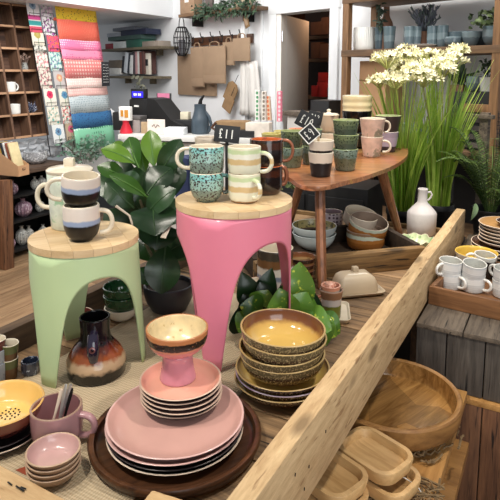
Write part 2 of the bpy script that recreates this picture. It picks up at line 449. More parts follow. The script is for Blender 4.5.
store_item(322, zs[1], .14, .15, M['brown_box'], 'brown stock carton beside gold jars in the store room')
store_item(315, zs[2], .18, .14, M['brown_box'], 'brown carton on the topmost store room shelf by the leaf')
store_item(325, zs[2], .17, .18, M['brown_box'], 'taller brown carton on the topmost store room shelf')

# ------------------------------------------------------------------ the display table
T0 = thing('display_table', 'long rustic display table of weathered boards holding the crockery', 'table', TF(-.84, 1.65), RT)
def tl(u, v, z): return (u + .84, v - 1.65, z)
b = MB(); v = .43
while v < 2.62:
    wv = uni(.12, .17); wv = min(wv, 2.64 - v)
    b.box(tl(-.82, v + wv / 2, TZ - .015), (.845, wv - .004, .03), bevel=.002); v += wv
b.build('tabletop', M['tabletop'], T0)
MB().box(tl(-1.24, 1.55, TZ + .012), (.04, 2.2, .12), bevel=.004).build('side_rail', M['rail'], T0)
MB().box(tl(-.83, 2.655, TZ - .02), (.82, .03, .07), bevel=.003).build('end_rail', M['crate'], T0)
for (u, v) in ((-1.2, .62), (-.52, .47), (-1.2, 2.6), (-.52, 2.6)): MB().box(tl(u, v, (TZ - .03) / 2), (.07, .07, TZ - .03), bevel=.004).build('leg', M['rail'], T0)
# the big sawn beam along the right side and the plank across the near end
def rough_beam(name, c, d, axis, mat, label, marks=()):
    b = MB(); n = 24
    t = bmesh.new(); bmesh.ops.create_cube(t, size=1)
    for v in t.verts: v.co = Vector((v.co.x * d[0], v.co.y * d[1], v.co.z * d[2]))
    ed = [e for e in t.edges if abs((e.verts[0].co - e.verts[1].co)[axis]) > .1]
    bmesh.ops.bevel(t, geom=ed, offset=.004, segments=2, profile=.5, affect='EDGES')
    ed = [e for e in t.edges if abs((e.verts[0].co - e.verts[1].co)[axis]) > .1]
    bmesh.ops.subdivide_edges(t, edges=ed, cuts=n)
    for v in t.verts:
        q = v.co.copy()
        for ax in range(3):
            if ax != axis: v.co[ax] += .0007 * math.sin(q[axis] * 11 + ax) + uni(-.0003, .0003)
    mp = {v: b.bm.verts.new(v.co) for v in t.verts}
    for f in t.faces: b.face([mp[v] for v in f.verts])
    t.free()
    o = b.build(name, mat, loc=c, rot=(0, 0, RT), ang=40)
    return tag(o, label, 'beam')
p = TF(-.373, 1.475); beam = rough_beam('wooden_beam', (p.x, p.y, .806), (.040, 2.35, .148), 1, M['beam'], 'long rough-sawn pale wooden beam edging the display table, running away diagonally')
p = TF(-.84, .476); front = rough_beam('wooden_plank', (p.x, p.y, .821), (.88, .085, .118), 0, M['front_plank'], 'short pale sawn plank with a small dark mark across the table corner')
# scorched mark on the plank, and nail holes in the beam
b = MB()
q = front.matrix_world
def on_plank(u, v):
    r = P(u, v, .8805); d = r - Vector(front.location); return (ca * d.x - sa * d.y, sa * d.x + ca * d.y, .0612)
for a_, b_ in (((16, 487), (24, 492)), ((24, 492), (21, 488)), ((21, 488), (26, 490)), ((8, 483), (12, 486))):
    b.tube([on_plank(*a_), on_plank(*b_)], .0012, 5)
b.build('burnt_mark', M['black'], front)
b = MB()
for v, z in ((.79, .02), (.85, -.005), (.93, .015), (.83, -.035)):
    b.lathe([(0, 0), (.0022, 0), (.0022, .001), (0, .001)], 8, M=Matrix.Translation((.0205, v - 1.475, z)) @ Matrix.Rotation(PI / 2, 4, 'Y') @ Matrix.Diagonal((1.6, .6, 1, 1)))
b.build('nail_hole', M['black'], beam)

q = P(174, 500, TZ + .034); b = MB(); b.box((0, 0, .017), (.105, .045, .033), bevel=.006); o = b.build('wood_offcut', M['front_plank'], loc=(q.x, q.y - .02, TZ + .0045), rot=(0, 0, RT + .12)); tag(o, 'small pale timber offcut at the bottom edge in front of the dark tray', 'wood block')
# woven runner with rust motifs
t = NT('hessian_weave')
w1 = t.n('ShaderNodeTexWave', wave_type='BANDS', bands_direction='X'); w1.inputs['Scale'].default_value = 55; w1.inputs['Distortion'].default_value = 1.0; w1.inputs['Detail'].default_value = 2
w2 = t.n('ShaderNodeTexWave', wave_type='BANDS', bands_direction='Y'); w2.inputs['Scale'].default_value = 40; w2.inputs['Distortion'].default_value = 1.0; w2.inputs['Detail'].default_value = 2
t.l(t.obj(), w1.inputs[0]); t.l(t.obj(), w2.inputs[0])
ws = t.math('MULTIPLY', t.math('ADD', w1.outputs[1], w2.outputs[1]), .5)
t.col(t.mix(ws, S(166, 147, 118), S(202, 184, 154))); t.bump(ws, .7, .002); M['hessian'] = t.pr(.9)
b = MB(); nx, ny = 14, 44; x0, x1, y0, y1 = -1.10, -.606, .525, 1.55
g = [[b.bm.verts.new((x0 + (x1 - x0) * i / nx + .838, y0 + (y1 - y0) * j / ny - 1.1, .0024 + .0008 * math.sin(j * .9 + i * .6))) for i in range(nx + 1)] for j in range(ny + 1)]
for j in range(ny):
    for i in range(nx): b.face((g[j][i], g[j][i + 1], g[j + 1][i + 1], g[j + 1][i]))
p = TF(-.838, 1.1); run = b.build('table_runner', M['hessian'], loc=(p.x, p.y, TZ + .001), rot=(0, 0, RT))
md = run.modifiers.new('thick', 'SOLIDIFY'); md.thickness = .002; md.offset = -1
tag(run, 'beige woven hessian runner lying along the display table', 'table runner')
M['rust'] = plain('rust_print', S(150, 70, 44), .9)
for (u, v) in ((26, 469), (103, 427)):
    q = P(u, v, TZ + .0035) - Vector(run.location); q = Vector((ca * q.x - sa * q.y, sa * q.x + ca * q.y, .0032))
    b = MB(); b.prism([(q.x - .014, q.y - .012), (q.x + .014, q.y - .012), (q.x, q.y + .014)], q.z - .0012, q.z + .0006); b.build('printed_motif', M['rust'], run, smooth=False)

# rough crate standing askew on the table, holding bowls
p0 = P(327, 278, TZ); p1 = P(408, 269.5, TZ); ex = (p1 - p0).normalized(); RC = math.atan2(ex.y, ex.x); ey = Vector((-ex.y, ex.x, 0))
cr = thing('wooden_crate', 'low rough wooden crate with a bark-like front rail, full of bowls', 'crate', p0 + ex * .13, RC)
MB().box((-.06, .02, .04), (.68, .04, .08), bevel=.008).build('front_rail', M['crate'], cr)
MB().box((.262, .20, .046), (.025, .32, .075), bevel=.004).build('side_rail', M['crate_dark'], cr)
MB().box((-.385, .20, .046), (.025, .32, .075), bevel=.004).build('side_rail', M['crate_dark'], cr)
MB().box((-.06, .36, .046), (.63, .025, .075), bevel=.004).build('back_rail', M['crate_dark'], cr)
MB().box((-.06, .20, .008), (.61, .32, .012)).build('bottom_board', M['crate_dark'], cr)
def CR(u, v, z): return P(u, v, z)
crz = TZ + .016

# black cabinet and black box behind the table
p = TF(-1.22, 3.0); o = thing('display_cabinet', 'low black cabinet standing behind the far end of the table', 'cabinet', p, RT)
MB().box((0, 0, .44), (.70, .30, .88), bevel=.006).build('body', M['black'], o)
for s in (-.17, .17): MB().box((s, -.156, .45), (.32, .012, .74), bevel=.004).build('door', M['black'], o)
p = TF(-.63, 2.95); o = thing('plinth', 'low black plinth carrying the two tall grass pots', 'plinth', (p.x, p.y, 0), RT)
MB().box((0, -.02, .295), (.42, .40, .59), bevel=.006).build('body', M['black'], o)
MB().box((0, -.02, .605), (.44, .42, .022), bevel=.004).build('top', M['black'], o)

# ------------------------------------------------------------------ right-hand table parts
p = TF(.034, 1.70)
gb = thing('wooden_box', 'weathered grey plank box serving as a stand for the mug tray', 'box', (p.x, p.y, .53), RT)
b = MB(); x = -.385
while x < .62:
    wv = uni(.085, .12); b.box((x + wv / 2, .012, .0925), (wv - .003, .024, .185), bevel=.003); x += wv
b.build('front_planks', M['grey_box'], gb)
b = MB(); x = -.385
while x < .62:
    wv = uni(.10, .16); b.box((x + wv / 2, .54, .1925), (wv - .003, 1.10, .015), bevel=.003); x += wv
b.build('top_planks', M['grey_top'], gb)
MB().box((-.374, .54, .09), (.02, 1.06, .18)).build('side_planks', M['grey_box'], gb)
MB().box((.60, .54, .09), (.02, 1.06, .18)).build('side_planks', M['grey_box'], gb)
lc = thing('wooden_crate', 'red-brown crate of upright planks underneath the weathered grey box', 'crate', (p.x, p.y, 0), RT)
b = MB(); x = -.385
while x < .62:
    wv = uni(.085, .11); b.box((x + wv / 2, -.002, .255), (wv - .003, .024, .51), bevel=.003); x += wv
b.build('front_planks', M['redwood'], lc)
MB().box((.11, .53, .519), (.98, 1.09, .018), bevel=.002).build('top_board', M['shelf_board'], lc)
MB().box((-.374, .53, .25), (.02, 1.05, .50)).build('side_planks', M['redwood'], lc)
p = TF(-.50, 1.12)
be = thing('low_bench', 'honey-coloured board bench below the beam carrying wooden bowls', 'bench', (p.x, p.y, 0), RT)
MB().box((0, 0, .539), (.62, 1.12, .03), bevel=.004).build('top_board', M['shelf_board'], be)
MB().box((.02, -.05, .45), (.63, 1.0, .03), bevel=.004).build('lower_board', M['acacia'], be)
for (x, y) in ((-.26, -.48), (.26, -.48), (-.26, .42), (.26, .42)): MB().box((x, y, .2175), (.05, .05, .435), bevel=.003).build('leg', M['acacia'], be)
BZ = .5545
# ------------------------------------------------------------------ stools
def stool(name, label, px, d, R, H, legs, mat, group=None, flare=.0):
    """drum side table: round wooden top on a bent shell cut into three legs by arches"""
    p = D(px, 200, d); o = thing(name, label, 'stool', (p.x, p.y, TZ + .0036), 0, group)
    dt = .017; FL = flare; crest = H * .785; phi0 = math.radians(51.5); Hs = H - dt
    b = MB(); cols = []
    legs = sorted(legs)
    for i, a in enumerate(legs):
        nxt = legs[(i + 1) % 3] + (360 if i == 2 else 0); mid = math.radians((a + nxt) / 2); gap = math.radians(nxt - a) / 2
        k = 30; p0 = math.degrees(gap) - 8.5; half = []
        for j in range(k + 1):                       # edge of the arch: height t against half-opening angle
            t = 1 - (1 - j / k) ** 1.0 if j < k else 1.0
            t = math.sin(t * PI / 2); half.append(((p0 - 17 * t) * max(1 - t ** 6, 0) ** .46, crest * t))
        for ph, zz in half[:-1]: cols.append((mid - math.radians(ph), zz))
        cols.append((mid, crest))
        for ph, zz in half[-2::-1]: cols.append((mid + math.radians(ph), zz))
        la = mid + gap
        for q in (-.5, 0, .5): cols.append((la + q * math.radians(8.5) * 1.2, 0.0))
    n = 12; rings = []
    rad = lambda z: R * (1.0 + FL * max(1 - z / Hs, 0))
    for a, z0 in cols:
        rings.append([b.bm.verts.new((rad(z0 + (Hs - z0) * j / n) * math.cos(a), rad(z0 + (Hs - z0) * j / n) * math.sin(a), z0 + (Hs - z0) * j / n)) for j in range(n + 1)])
    m = len(rings)
    for i in range(m):
        for j in range(n): b.face((rings[i][j], rings[(i + 1) % m][j], rings[(i + 1) % m][j + 1], rings[i][j + 1]))
    sh = b.build('leg_shell', mat, o, recalc=True, ang=50)
    md = sh.modifiers.new('thick', 'SOLIDIFY'); md.thickness = .005; md.offset = -1
    # top of staves glued side by side
    b = MB(); ns = 6; w = 2 * R / ns; r = R * 1.012
    for i in range(ns):
        x0, x1 = -r + 2 * r * i / ns + .0003, -r + 2 * r * (i + 1) / ns - .0003
        pts = []
        for k in range(13): x = x0 + (x1 - x0) * k / 12; pts.append((x, -math.sqrt(max(r * r - x * x, 0))))
        for k in range(13): x = x1 - (x1 - x0) * k / 12; pts.append((x, math.sqrt(max(r * r - x * x, 0))))
        out = []
        for q in pts:
            if not out or (abs(q[0] - out[-1][0]) + abs(q[1] - out[-1][1])) > 1e-5: out.append(q)
        if abs(out[0][0] - out[-1][0]) + abs(out[0][1] - out[-1][1]) < 1e-5: out.pop()
        b.prism(out, Hs, H)
    b.build('seat', M['stool_top'], o, rot=(0, 0, math.radians(25)), ang=30)
    return o, TZ + .0036 + H
M['pink_metal'] = plain('pink_painted_metal', S(230, 132, 156), .42, var=.015, coat=.1)
M['green_metal'] = plain('sage_painted_metal', S(190, 212, 164), .42, var=.015, coat=.1)
pink, PZ = stool('drum_stool', 'taller pink drum stool with a pale round wooden top', 234, 1.445, .1515, .407, (-110, 10, 130), M['pink_metal'])
green, GZ = stool('drum_stool', 'shorter sage green drum stool with a pale round wooden top', 83, 1.36, .1315, .333, (-116, 3, 124), M['green_metal'], None, .085)

# ------------------------------------------------------------------ mugs on the green stool
C1, BL, BK = S(226, 214, 204), S(150, 166, 196), S(14, 14, 18)
cb = bands('cream_blue_black_glaze', [(0, BK), (.042, BL), (.054, C1)], .09, rough=.32, coat=0)
p = P(82.5, 239.5, GZ)
mug('mug', 'lower cream, blue and black mug of the pair on the green stool', p, .0435, .088, cb, M['cream_glaze'], kind='round', hd=dict(ang=.15, out=.030, r=.0058, z0=.18, z1=.82), hmat=M['cream_glaze'])
mug('mug', 'upper cream and black mug tipped in the one below, on the green stool', p + Vector((-.001, .002, .083)), .0455, .078, cb, M['cream_glaze'], kind='round', hd=dict(ang=PI + .15, out=.034, r=.0058, z0=.2, z1=.85), rot=(math.radians(5), math.radians(4), 0), hmat=M['cream_glaze'])
M['mint_glaze'] = speckled('mint_mottled_glaze', S(222, 230, 214), S(170, 206, 172), 26, .55, .3)
p = D(72, 220, 1.438); p.z = GZ
tp = thing('lidded_jar', 'pale mint lidded jar with a side handle behind the cream mugs', 'jar', p, 0)
H = .146
vessel('body', [(0, 0), (.050, 0), (.053, .004), (.055, .05), (.057, .1), (.058, H)], .004, [M['mint_glaze'], M['cream_glaze'], M['cream_glaze']], tp)
b = MB(); b.lathe([(0, H + .001), (.0585, H + .001), (.0595, H + .007), (.053, H + .012), (.02, H + .016), (0, H + .017)], 40); b.build('lid', M['cream_glaze'], tp)
b = MB(); b.box((0, 0, H + .026), (.027, .024, .022), bevel=.006); b.build('lid_knob', M['cream_glaze'], tp)
handle(.057, H, .36, .78, .03, PI + .1, .006, mat=M['cream_glaze'], parent=tp)

# ------------------------------------------------------------------ mugs on the pink stool
sp = bands('turquoise_speckled_glaze', [(0, S(120, 138, 128)), (.034, S(150, 186, 178)), (.058, S(136, 198, 196))], .074, wob=.006, speck=S(64, 52, 52), spk_scale=190, spk_thr=.53)
p = P(207, 200.5, PZ)
mug('mug', 'lower turquoise mug with dark speckles on the pink stool', p, .0435, .076, sp, M['cream_glaze'], kind='round', hd=dict(ang=.25, out=.028, r=.005, z0=.25, z1=.85))
mug('mug', 'upper turquoise speckled mug with its cream loop handle facing the plant', p + Vector((0, 0, .0705)), .0442, .073, sp, M['cream_glaze'], kind='straight', hd=dict(ang=PI - .05, out=.034, r=.005, z0=.2, z1=.9), hmat=M['cream_glaze'])
cs_ = bands('cream_sand_striped_glaze', [(0, S(150, 112, 76)), (.006, S(222, 220, 200)), (.030, S(206, 178, 130)), (.044, S(228, 226, 210)), (.057, S(196, 210, 164)), (.068, S(226, 222, 196))], .074, wob=.004)
p = P(244.5, 200, PZ) + Vector((.0, -.012, 0))
mug('mug', 'lower cream and sand striped mug on the pink stool', p, .0415, .075, cs_, M['cream_glaze'], kind='straight', hd=dict(ang=-.95, out=.028, r=.0055, z0=.22, z1=.8))
mug('mug', 'upper cream and sand striped mug on the pink stool', p + Vector((0, 0, .0695)), .0425, .074, cs_, M['cream_glaze'], kind='straight', hd=dict(ang=-.2, out=.03, r=.0055, z0=.12, z1=.78))
br = bands('black_brown_lustre_glaze', [(0, S(60, 34, 24)), (.015, S(28, 18, 16)), (.05, S(64, 32, 20)), (.07, S(34, 20, 16))], .085, wob=.006, rough=.12, coat=.6)
M['orange_glaze'] = speckled('orange_glaze', S(204, 106, 58), S(150, 70, 40), 40, .6, .2)
M['copper'] = plain('copper_glaze', S(150, 92, 66), .2, .3)
p = P(266.5, 194, PZ) + Vector((0, .012, 0))
mug('mug', 'lower dark brown lustre mug behind the striped mugs on the pink stool', p, .044, .079, br, M['orange_glaze'], kind='straight', hd=dict(ang=.15, out=.014, r=.006, z0=.3, z1=.9), hmat=M['copper'])
mug('mug', 'upper dark brown lustre mug with an orange inside on the pink stool', p + Vector((0, 0, .0735)), .0455, .077, br, M['orange_glaze'], rim=M['copper'], kind='straight', hd=dict(ang=.05, out=.028, r=.0045, z0=.2, z1=.95), hmat=M['copper'])
# bowl behind the mugs and the slate price tags
M['grey_cream'] = plain('grey_cream_glaze', S(196, 182, 166), .3)
M['chalk'] = plain('chalk', S(232, 232, 228), .9)
def strokes(txt, w, h):
    """hand-chalked characters as polylines in a w x h field"""
    G = {'£': [[(.75, .85), (.6, 1), (.38, .95), (.33, .75), (.42, .45), (.38, .15), (.2, .02), (.8, .04)], [(.15, .48), (.65, .5)]],
         '1': [[(.5, 0), (.52, 1)]], '0': [[(.5, 1), (.2, .8), (.18, .3), (.45, 0), (.75, .2), (.8, .7), (.5, 1)]],
         '9': [[(.75, .75), (.5, 1), (.22, .8), (.35, .52), (.72, .62), (.78, .8), (.74, .4), (.55, 0)]],
         '2': [[(.2, .8), (.45, 1), (.75, .8), (.6, .45), (.2, .02), (.8, .02)]]}
    n = len(txt); out = []
    for i, c in enumerate(txt):
        for st in G[c]: out.append([(-w / 2 + (i + x * .85) * w / n, -h / 2 + y * h) for x, y in st])
    return out
def price_tag(label, p, w, h, txt, rz, tilt, roll, foot, border=False, diamond=False):
    o = thing('price_tag', label, 'price tag', p, 0, None, (tilt, roll, rz))
    b = MB(); b.box((0, 0, 0), (w, .003, h), bevel=.0012); b.build('slate', M['slate'], o)
    if border:
        b = MB(); e = .0035
        for (cx, cz, dx, dz) in ((0, h / 2 - e / 2, w, e), (0, -h / 2 + e / 2, w, e), (w / 2 - e / 2, 0, e, h), (-w / 2 + e / 2, 0, e, h)): b.box((cx, -.0012, cz), (dx, .004, dz))
        b.build('border', M['chalk'], o)
    b = MB()
    for st in strokes(txt, w * .66, h * .52): b.tube([(x, -.0022, z) for x, z in st], .0017, 6)
    b.build('lettering', M['chalk'], o)
    W = (Matrix.Translation(p) @ Euler((tilt, roll, rz)).to_matrix().to_4x4()).inverted()
    f = W @ Vector(foot); s0 = Vector((w * .38, .004, -h * .38)) if diamond else Vector((0, .004, -h * .2))
    b = MB(); b.tube([s0, f], .0045, 6); b.build('peg' if diamond else 'stick', M['stool_top'] if diamond else M['slate'], o)
    return o
M['slate'] = plain('chalkboard_slate', S(34, 36, 40), .75, var=.15)
p = D(227, 134, 1.513); ft = Vector((p.x - .002, p.y + .006, PZ + .001))
price_tag('black slate price tag chalked £11 standing behind the mugs on the pink stool', p, .070, .046, '£11', -.1, -.12, math.radians(5), ft)
p = D(208, 180, 1.55); dish('beaker', 'tall grey-cream beaker behind the turquoise mugs and the slate tag', (p.x, p.y, PZ + .0006), .036, .150, M['grey_cream'], M['grey_cream'], kind='tumbler')

# ------------------------------------------------------------------ dark tray, plates and footed bowl
p = P(176, 432, TZ + .022); p.z = TZ + .004
tr = thing('round_tray', 'round dark wooden tray under the pink plates', 'tray', p, .6)
f, m = shell([(0, 0), (.158, 0), (.166, .004), (.171, .014), (.172, .024)], .012, .009)
b = MB(); b.lathe(f, 72, m); b.build('body', [M['walnut']] * 3, tr, ang=50, recalc=False)
M['pink_plate'] = plain('dusky_pink_glaze', S(204, 158, 148), .28, var=.05, scale=12, coat=.3)
M['pale_pink'] = plain('pale_pink_glaze', S(214, 176, 170), .28, var=.04, coat=.3)
M['coral_plate'] = plain('coral_pink_glaze', S(234, 170, 148), .28, var=.05, scale=14, coat=.3)
M['mauve_plate'] = plain('mauve_glaze', S(188, 138, 132), .3, var=.05)
M['dark_under'] = plain('dark_plate_underside', S(44, 34, 36), .35)
M['pale_rim'] = plain('bare_clay_rim', S(222, 202, 182), .5)
c = Vector((p.x, p.y, 0)); z = p.z + .0095
def pz(z): return (c.x + uni(-.0015, .0015), c.y + uni(-.0015, .0015), z)
dish('dinner_plate', 'lowest black dinner plate with a pale rim, on the dark tray', pz(z), .136, .020, M['black_gloss'], M['black_gloss'], M['pale_rim'], 'plate', cat='plate'); z += .0085
dish('dinner_plate', 'second black dinner plate, above the lowest one on the tray', pz(z), .136, .020, M['black_gloss'], M['black_gloss'], M['dark_under'], 'plate', cat='plate'); z += .011
dish('dinner_plate', 'pale pink dinner plate just under the topmost big plate', pz(z), .137, .020, M['pale_pink'], M['pale_pink'], M['pale_pink'], 'plate', cat='plate'); z += .0085
dish('dinner_plate', 'topmost dusky pink dinner plate carrying the small plates', pz(z), .137, .022, M['pale_pink'], M['pink_plate'], M['pale_pink'], 'plate', cat='plate'); z += .0065
cc = P(181, 377, z + .058); c = Vector((cc.x, cc.y, 0))
M['tan_rim'] = plain('tan_clay_rim', S(206, 176, 156), .45)
names = ['lowest small pink plate of the five, resting on the big plate', 'second small pink plate from the bottom of the five', 'middle small plate of the five pink ones', 'fourth small pink plate, just below the one under the footed bowl', 'topmost small coral pink plate, directly under the footed bowl']
for i in range(5):
    dish('side_plate', names[i], pz(z), .0855, .020, M['dark_under'], M['coral_plate'] if i == 4 else M['mauve_plate'], M['tan_rim'], 'plate', cat='plate', group='small pink plates stacked under the footed bowl'); z += .0095
# footed bowl
z -= .0095; z += .0065
p = P(178, 377, z)
fb = thing('footed_bowl', 'pink footed bowl with a dark speckled band on the plate stack', 'bowl', (p.x, p.y, z), 0)
M['foot_glaze'] = plain('mauve_pink_glaze', S(204, 136, 152), .22, var=.03, coat=.4)
b = MB(); b.lathe([(0, 0)] + cat_rom([(.0385, 0), (.0385, .004), (.035, .02), (.032, .045), (.034, .056), (.03, .06)], 4) + [(0, .06)], 40); b.build('foot', M['foot_glaze'], fb, ang=60)
fg = bands('footed_bowl_glaze', [(0, S(206, 128, 130)), (.026, S(214, 140, 112)), (.031, S(34, 26, 24)), (.047, S(196, 128, 82))], .058, wob=.0035, speck=S(150, 104, 70), spk_scale=190, spk_thr=.63, spk_z=(.033, .05))
M['cream_inside'] = speckled('cream_speckled_glaze', S(224, 206, 166), S(196, 168, 120), 60, .62, .2)
vessel('bowl', [(0, 0), (.03, 0)] + cat_rom([(.034, .002), (.054, .016), (.0635, .034), (.066, .058)], 5), .0042, [fg, M['cream_inside'], M['copper_rim'] if 'copper_rim' in M else plain('amber_rim', S(178, 120, 76), .3)], fb, loc=(0, 0, .056), seg=52)

# ------------------------------------------------------------------ stack of brown bowls
bb = bands('brown_speckled_glaze', [(0, S(84, 52, 36)), (.02, S(72, 54, 42)), (.04, S(104, 92, 66))], .06, wob=.004, speck=S(168, 148, 108), spk_scale=240, spk_thr=.55, spk_z=(.02, .06), rough=.2)
t = NT('amber_pool_glaze'); ss = t.n('ShaderNodeSeparateXYZ'); t.l(t.obj(), ss.inputs[0])
nz = t.noise(t.obj(), 45, 3)
zz = t.math('ADD', ss.outputs[2], t.math('MULTIPLY', t.math('SUBTRACT', nz, .5), .012))
t.col(t.ramp(t.math('DIVIDE', zz, .06), [(.1, S(212, 176, 96)), (.40, S(204, 164, 88)), (.56, S(120, 76, 48)), (.9, S(104, 68, 50))])); M['amber_in'] = t.pr(.12, coat=.5)
M['khaki_rim'] = plain('khaki_rim', S(176, 148, 96), .35)
p = P(282, 391, TZ); z = TZ + .002
lab = ['lowest shallow brown dish under the amber bowls', 'second shallow brown dish with a lilac edge under the amber bowls', 'third shallow brown dish, right below the deep amber bowls']
for i in range(3):
    dish('shallow_bowl', lab[i], (p.x + [.0, .002, .001][i], p.y + .004, z), .112 - .001 * i, .036, bb, M['amber_in'], M['khaki_rim'] if i != 1 else plain('lilac_rim', S(150, 132, 146), .35), 'coupe', cat='bowl'); z += .0125
z += .003
lab = ['lowest deep brown speckled bowl of the four stacked by the beam', 'second deep brown speckled bowl of the four stacked by the beam', 'third deep brown bowl, just beneath the topmost amber one', 'topmost brown speckled bowl with a glossy amber inside']
for i in range(4):
    q = (p.x + [.002, -.002, .003, -.001][i], p.y + uni(-.002, .002), z)
    dish('deep_bowl', lab[i], q, .0985, .056, bb, M['amber_in'], M['khaki_rim'], 'deep', rot=(0, [0.02, -.03, .02, -.035][i], uni(0, 3)), t=.0045); z += .0205

# ------------------------------------------------------------------ mauve mug with spoons, dipping bowls
M['mauve_mug'] = plain('mauve_mug_glaze', S(176, 134, 138), .28, var=.07, scale=14, coat=.3)
M['taupe_rim'] = plain('taupe_rim', S(158, 128, 110), .4)
M['mauve_in'] = plain('dusky_mauve_inside', S(156, 112, 114), .3, var=.06)
p = P(58, 441, TZ)
mm = mug('mug', 'wide mauve mug holding cutlery, on the woven runner', (p.x, p.y, TZ + .0035), .0505, .074, M['mauve_mug'], M['mauve_in'], M['taupe_rim'], [(0, 0), (.039, 0)] + cat_rom([(.042, .002), (.049, .02), (.051, .045), (.0505, .074)], 5), dict(ang=-.12, out=.030, r=.0085, z0=.2, z1=.8, flat=.7), t=.0048)
base = Vector((p.x, p.y, TZ + .011)); M['spoon_metal'] = plain('satin_steel', S(206, 208, 206), .3, .75, var=.05)
for i, (a, tip, m_, lb) in enumerate((((.012, -.004), (66, 384), M['spoon_metal'], 'chrome spoon handle leaning furthest back in the mauve mug'),
                                    ((.006, .012), (71, 384), M['spoon_metal'], 'chrome spoon handle standing in front in the mauve mug'),
                                    ((-.004, .000), (62, 389), M['pale_rim'], 'pale-handled utensil leaning in the mauve mug'),
                                    ((.016, .010), (72, 388), M['dark_iron'], 'dark slim utensil leaning in the mauve mug'))):
    e = D(tip[0], tip[1], p.y + .012); s = base + Vector((a[0] - .012, a[1] - .008, 0))
    b = MB(); L = (e - s); b.tube([s - s, L * .5, L * .9, L], [.0022, .0026, .0042, .003], 8, .55)
    q = b.build('spoon' if i < 2 else 'utensil', m_, loc=s); tag(q, lb, 'cutlery')
M['mauve_dish'] = plain('pale_mauve_glaze', S(196, 158, 154), .22, var=.06, scale=22, coat=.5)
M['taupe_rim2'] = plain('khaki_taupe_rim', S(186, 158, 132), .35); M['taupe_out'] = speckled('taupe_outside', S(150, 124, 104), S(110, 84, 66), 60, .6, .4)
p = P(55, 478, TZ); z = TZ + .0035
lab = ['lowest mauve dipping bowl of the four on the runner', 'second mauve dipping bowl from the bottom', 'third mauve dipping bowl, just below the topmost', 'topmost mauve dipping bowl with a glossy inside']
for i in range(4):
    dish('dipping_bowl', lab[i], (p.x + uni(-.001, .001), p.y, z), .0485, .026, M['taupe_out'], M['mauve_dish'], M['taupe_rim2'], 'bowl', t=.0035); z += .0098

# ------------------------------------------------------------------ colander and plates at the edge of the view
p = P(0, 437, TZ); z = TZ + .0035
M['yellow_in'] = plain('buttery_yellow_glaze', S(232, 192, 112), .18, var=.05, scale=12, coat=.5)
M['plum_out'] = bands('plum_brown_outside', [(0, S(70, 34, 36)), (.03, S(124, 66, 54))], .055)
dish('side_plate', 'lower dark plate with a pale rim under the yellow colander', (p.x, p.y, z), .088, .018, M['dark_under'], M['dark_under'], M['pale_rim'], 'plate', cat='plate')
dish('side_plate', 'upper dark plate directly under the yellow colander', (p.x, p.y, z + .009), .084, .018, M['dark_under'], M['dark_under'], M['dark_under'], 'plate', cat='plate')
co = thing('colander', 'yellow-glazed berry colander with a ring of small holes', 'colander', (p.x + .004, p.y, z + .0155), 0)
vessel('bowl', shape('bowl', .086, .058), .0045, [M['plum_out'], M['yellow_in'], plain('ochre_rim', S(214, 168, 96), .3)], co, seg=52, floor=.020)
b = MB()
for r, n in ((0, 1), (.009, 6), (.018, 12)):
    for k in range(n):
        a = 2 * PI * k / n + r * 20; x, y = r * math.cos(a), r * math.sin(a)
        b.lathe([(0, .0012), (.0019, .0012), (.0019, 0), (0, 0)], 10, M=Matrix.Translation((x + .012, y + .018, .0202)))
b.build('drain_holes', M['black'], co, smooth=False)

# little cups behind the colander
M['grey_cup'] = speckled('grey_blue_cup_glaze', S(150, 154, 162), S(110, 112, 122), 90, .58, .3)
M['olive_cup'] = bands('olive_brown_cup_glaze', [(0, S(96, 66, 40)), (.03, S(84, 90, 52)), (.05, S(120, 116, 70))], .06, rough=.2)
M['maroon_cup'] = plain('maroon_glaze', S(96, 44, 40), .2)
p = P(10, 378, TZ)
mug('cup', 'lower olive-brown little cup behind the colander', (p.x, p.y, TZ + .001), .022, .052, M['olive_cup'], M['cream_glaze'], kind='tumbler', t=.0025, cat='cup')
mug('cup', 'upper olive-brown little cup with a cream inside, behind the colander', (p.x, p.y, TZ + .040), .0225, .052, M['olive_cup'], M['cream_glaze'], kind='tumbler', t=.0025, cat='cup', rot=(0, .06, 0))
p = P(-2, 381, TZ)
mug('cup', 'lowest grey-blue little cup of the stack at the table edge', (p.x, p.y, TZ + .001), .025, .050, M['grey_cup'], M['grey_cup'], kind='tumbler', t=.0025, cat='cup')
mug('cup', 'grey-blue little cup stacked under the maroon cup', (p.x, p.y, TZ + .034), .025, .050, M['grey_cup'], M['grey_cup'], kind='tumbler', t=.0025, cat='cup')
mug('cup', 'maroon little cup on top of the grey-blue stack', (p.x, p.y, TZ + .068), .024, .040, M['maroon_cup'], M['cream_glaze'], kind='tumbler', t=.0025, cat='cup')
M['mercury'] = speckled('dark_mercury_glass', S(40, 48, 66), S(186, 196, 210), 90, .6, .12, 1)
p = P(31, 374, TZ)
dish('tealight_holder', 'dark blue mottled glass tealight holder behind the green stool leg', (p.x, p.y, TZ + .001), .0215, .036, M['mercury'], M['mercury'], kind='straight', t=.003, cat='tealight holder', mod=lambda a, r, z: (r * (1 + .04 * math.cos(a * 12)), z))

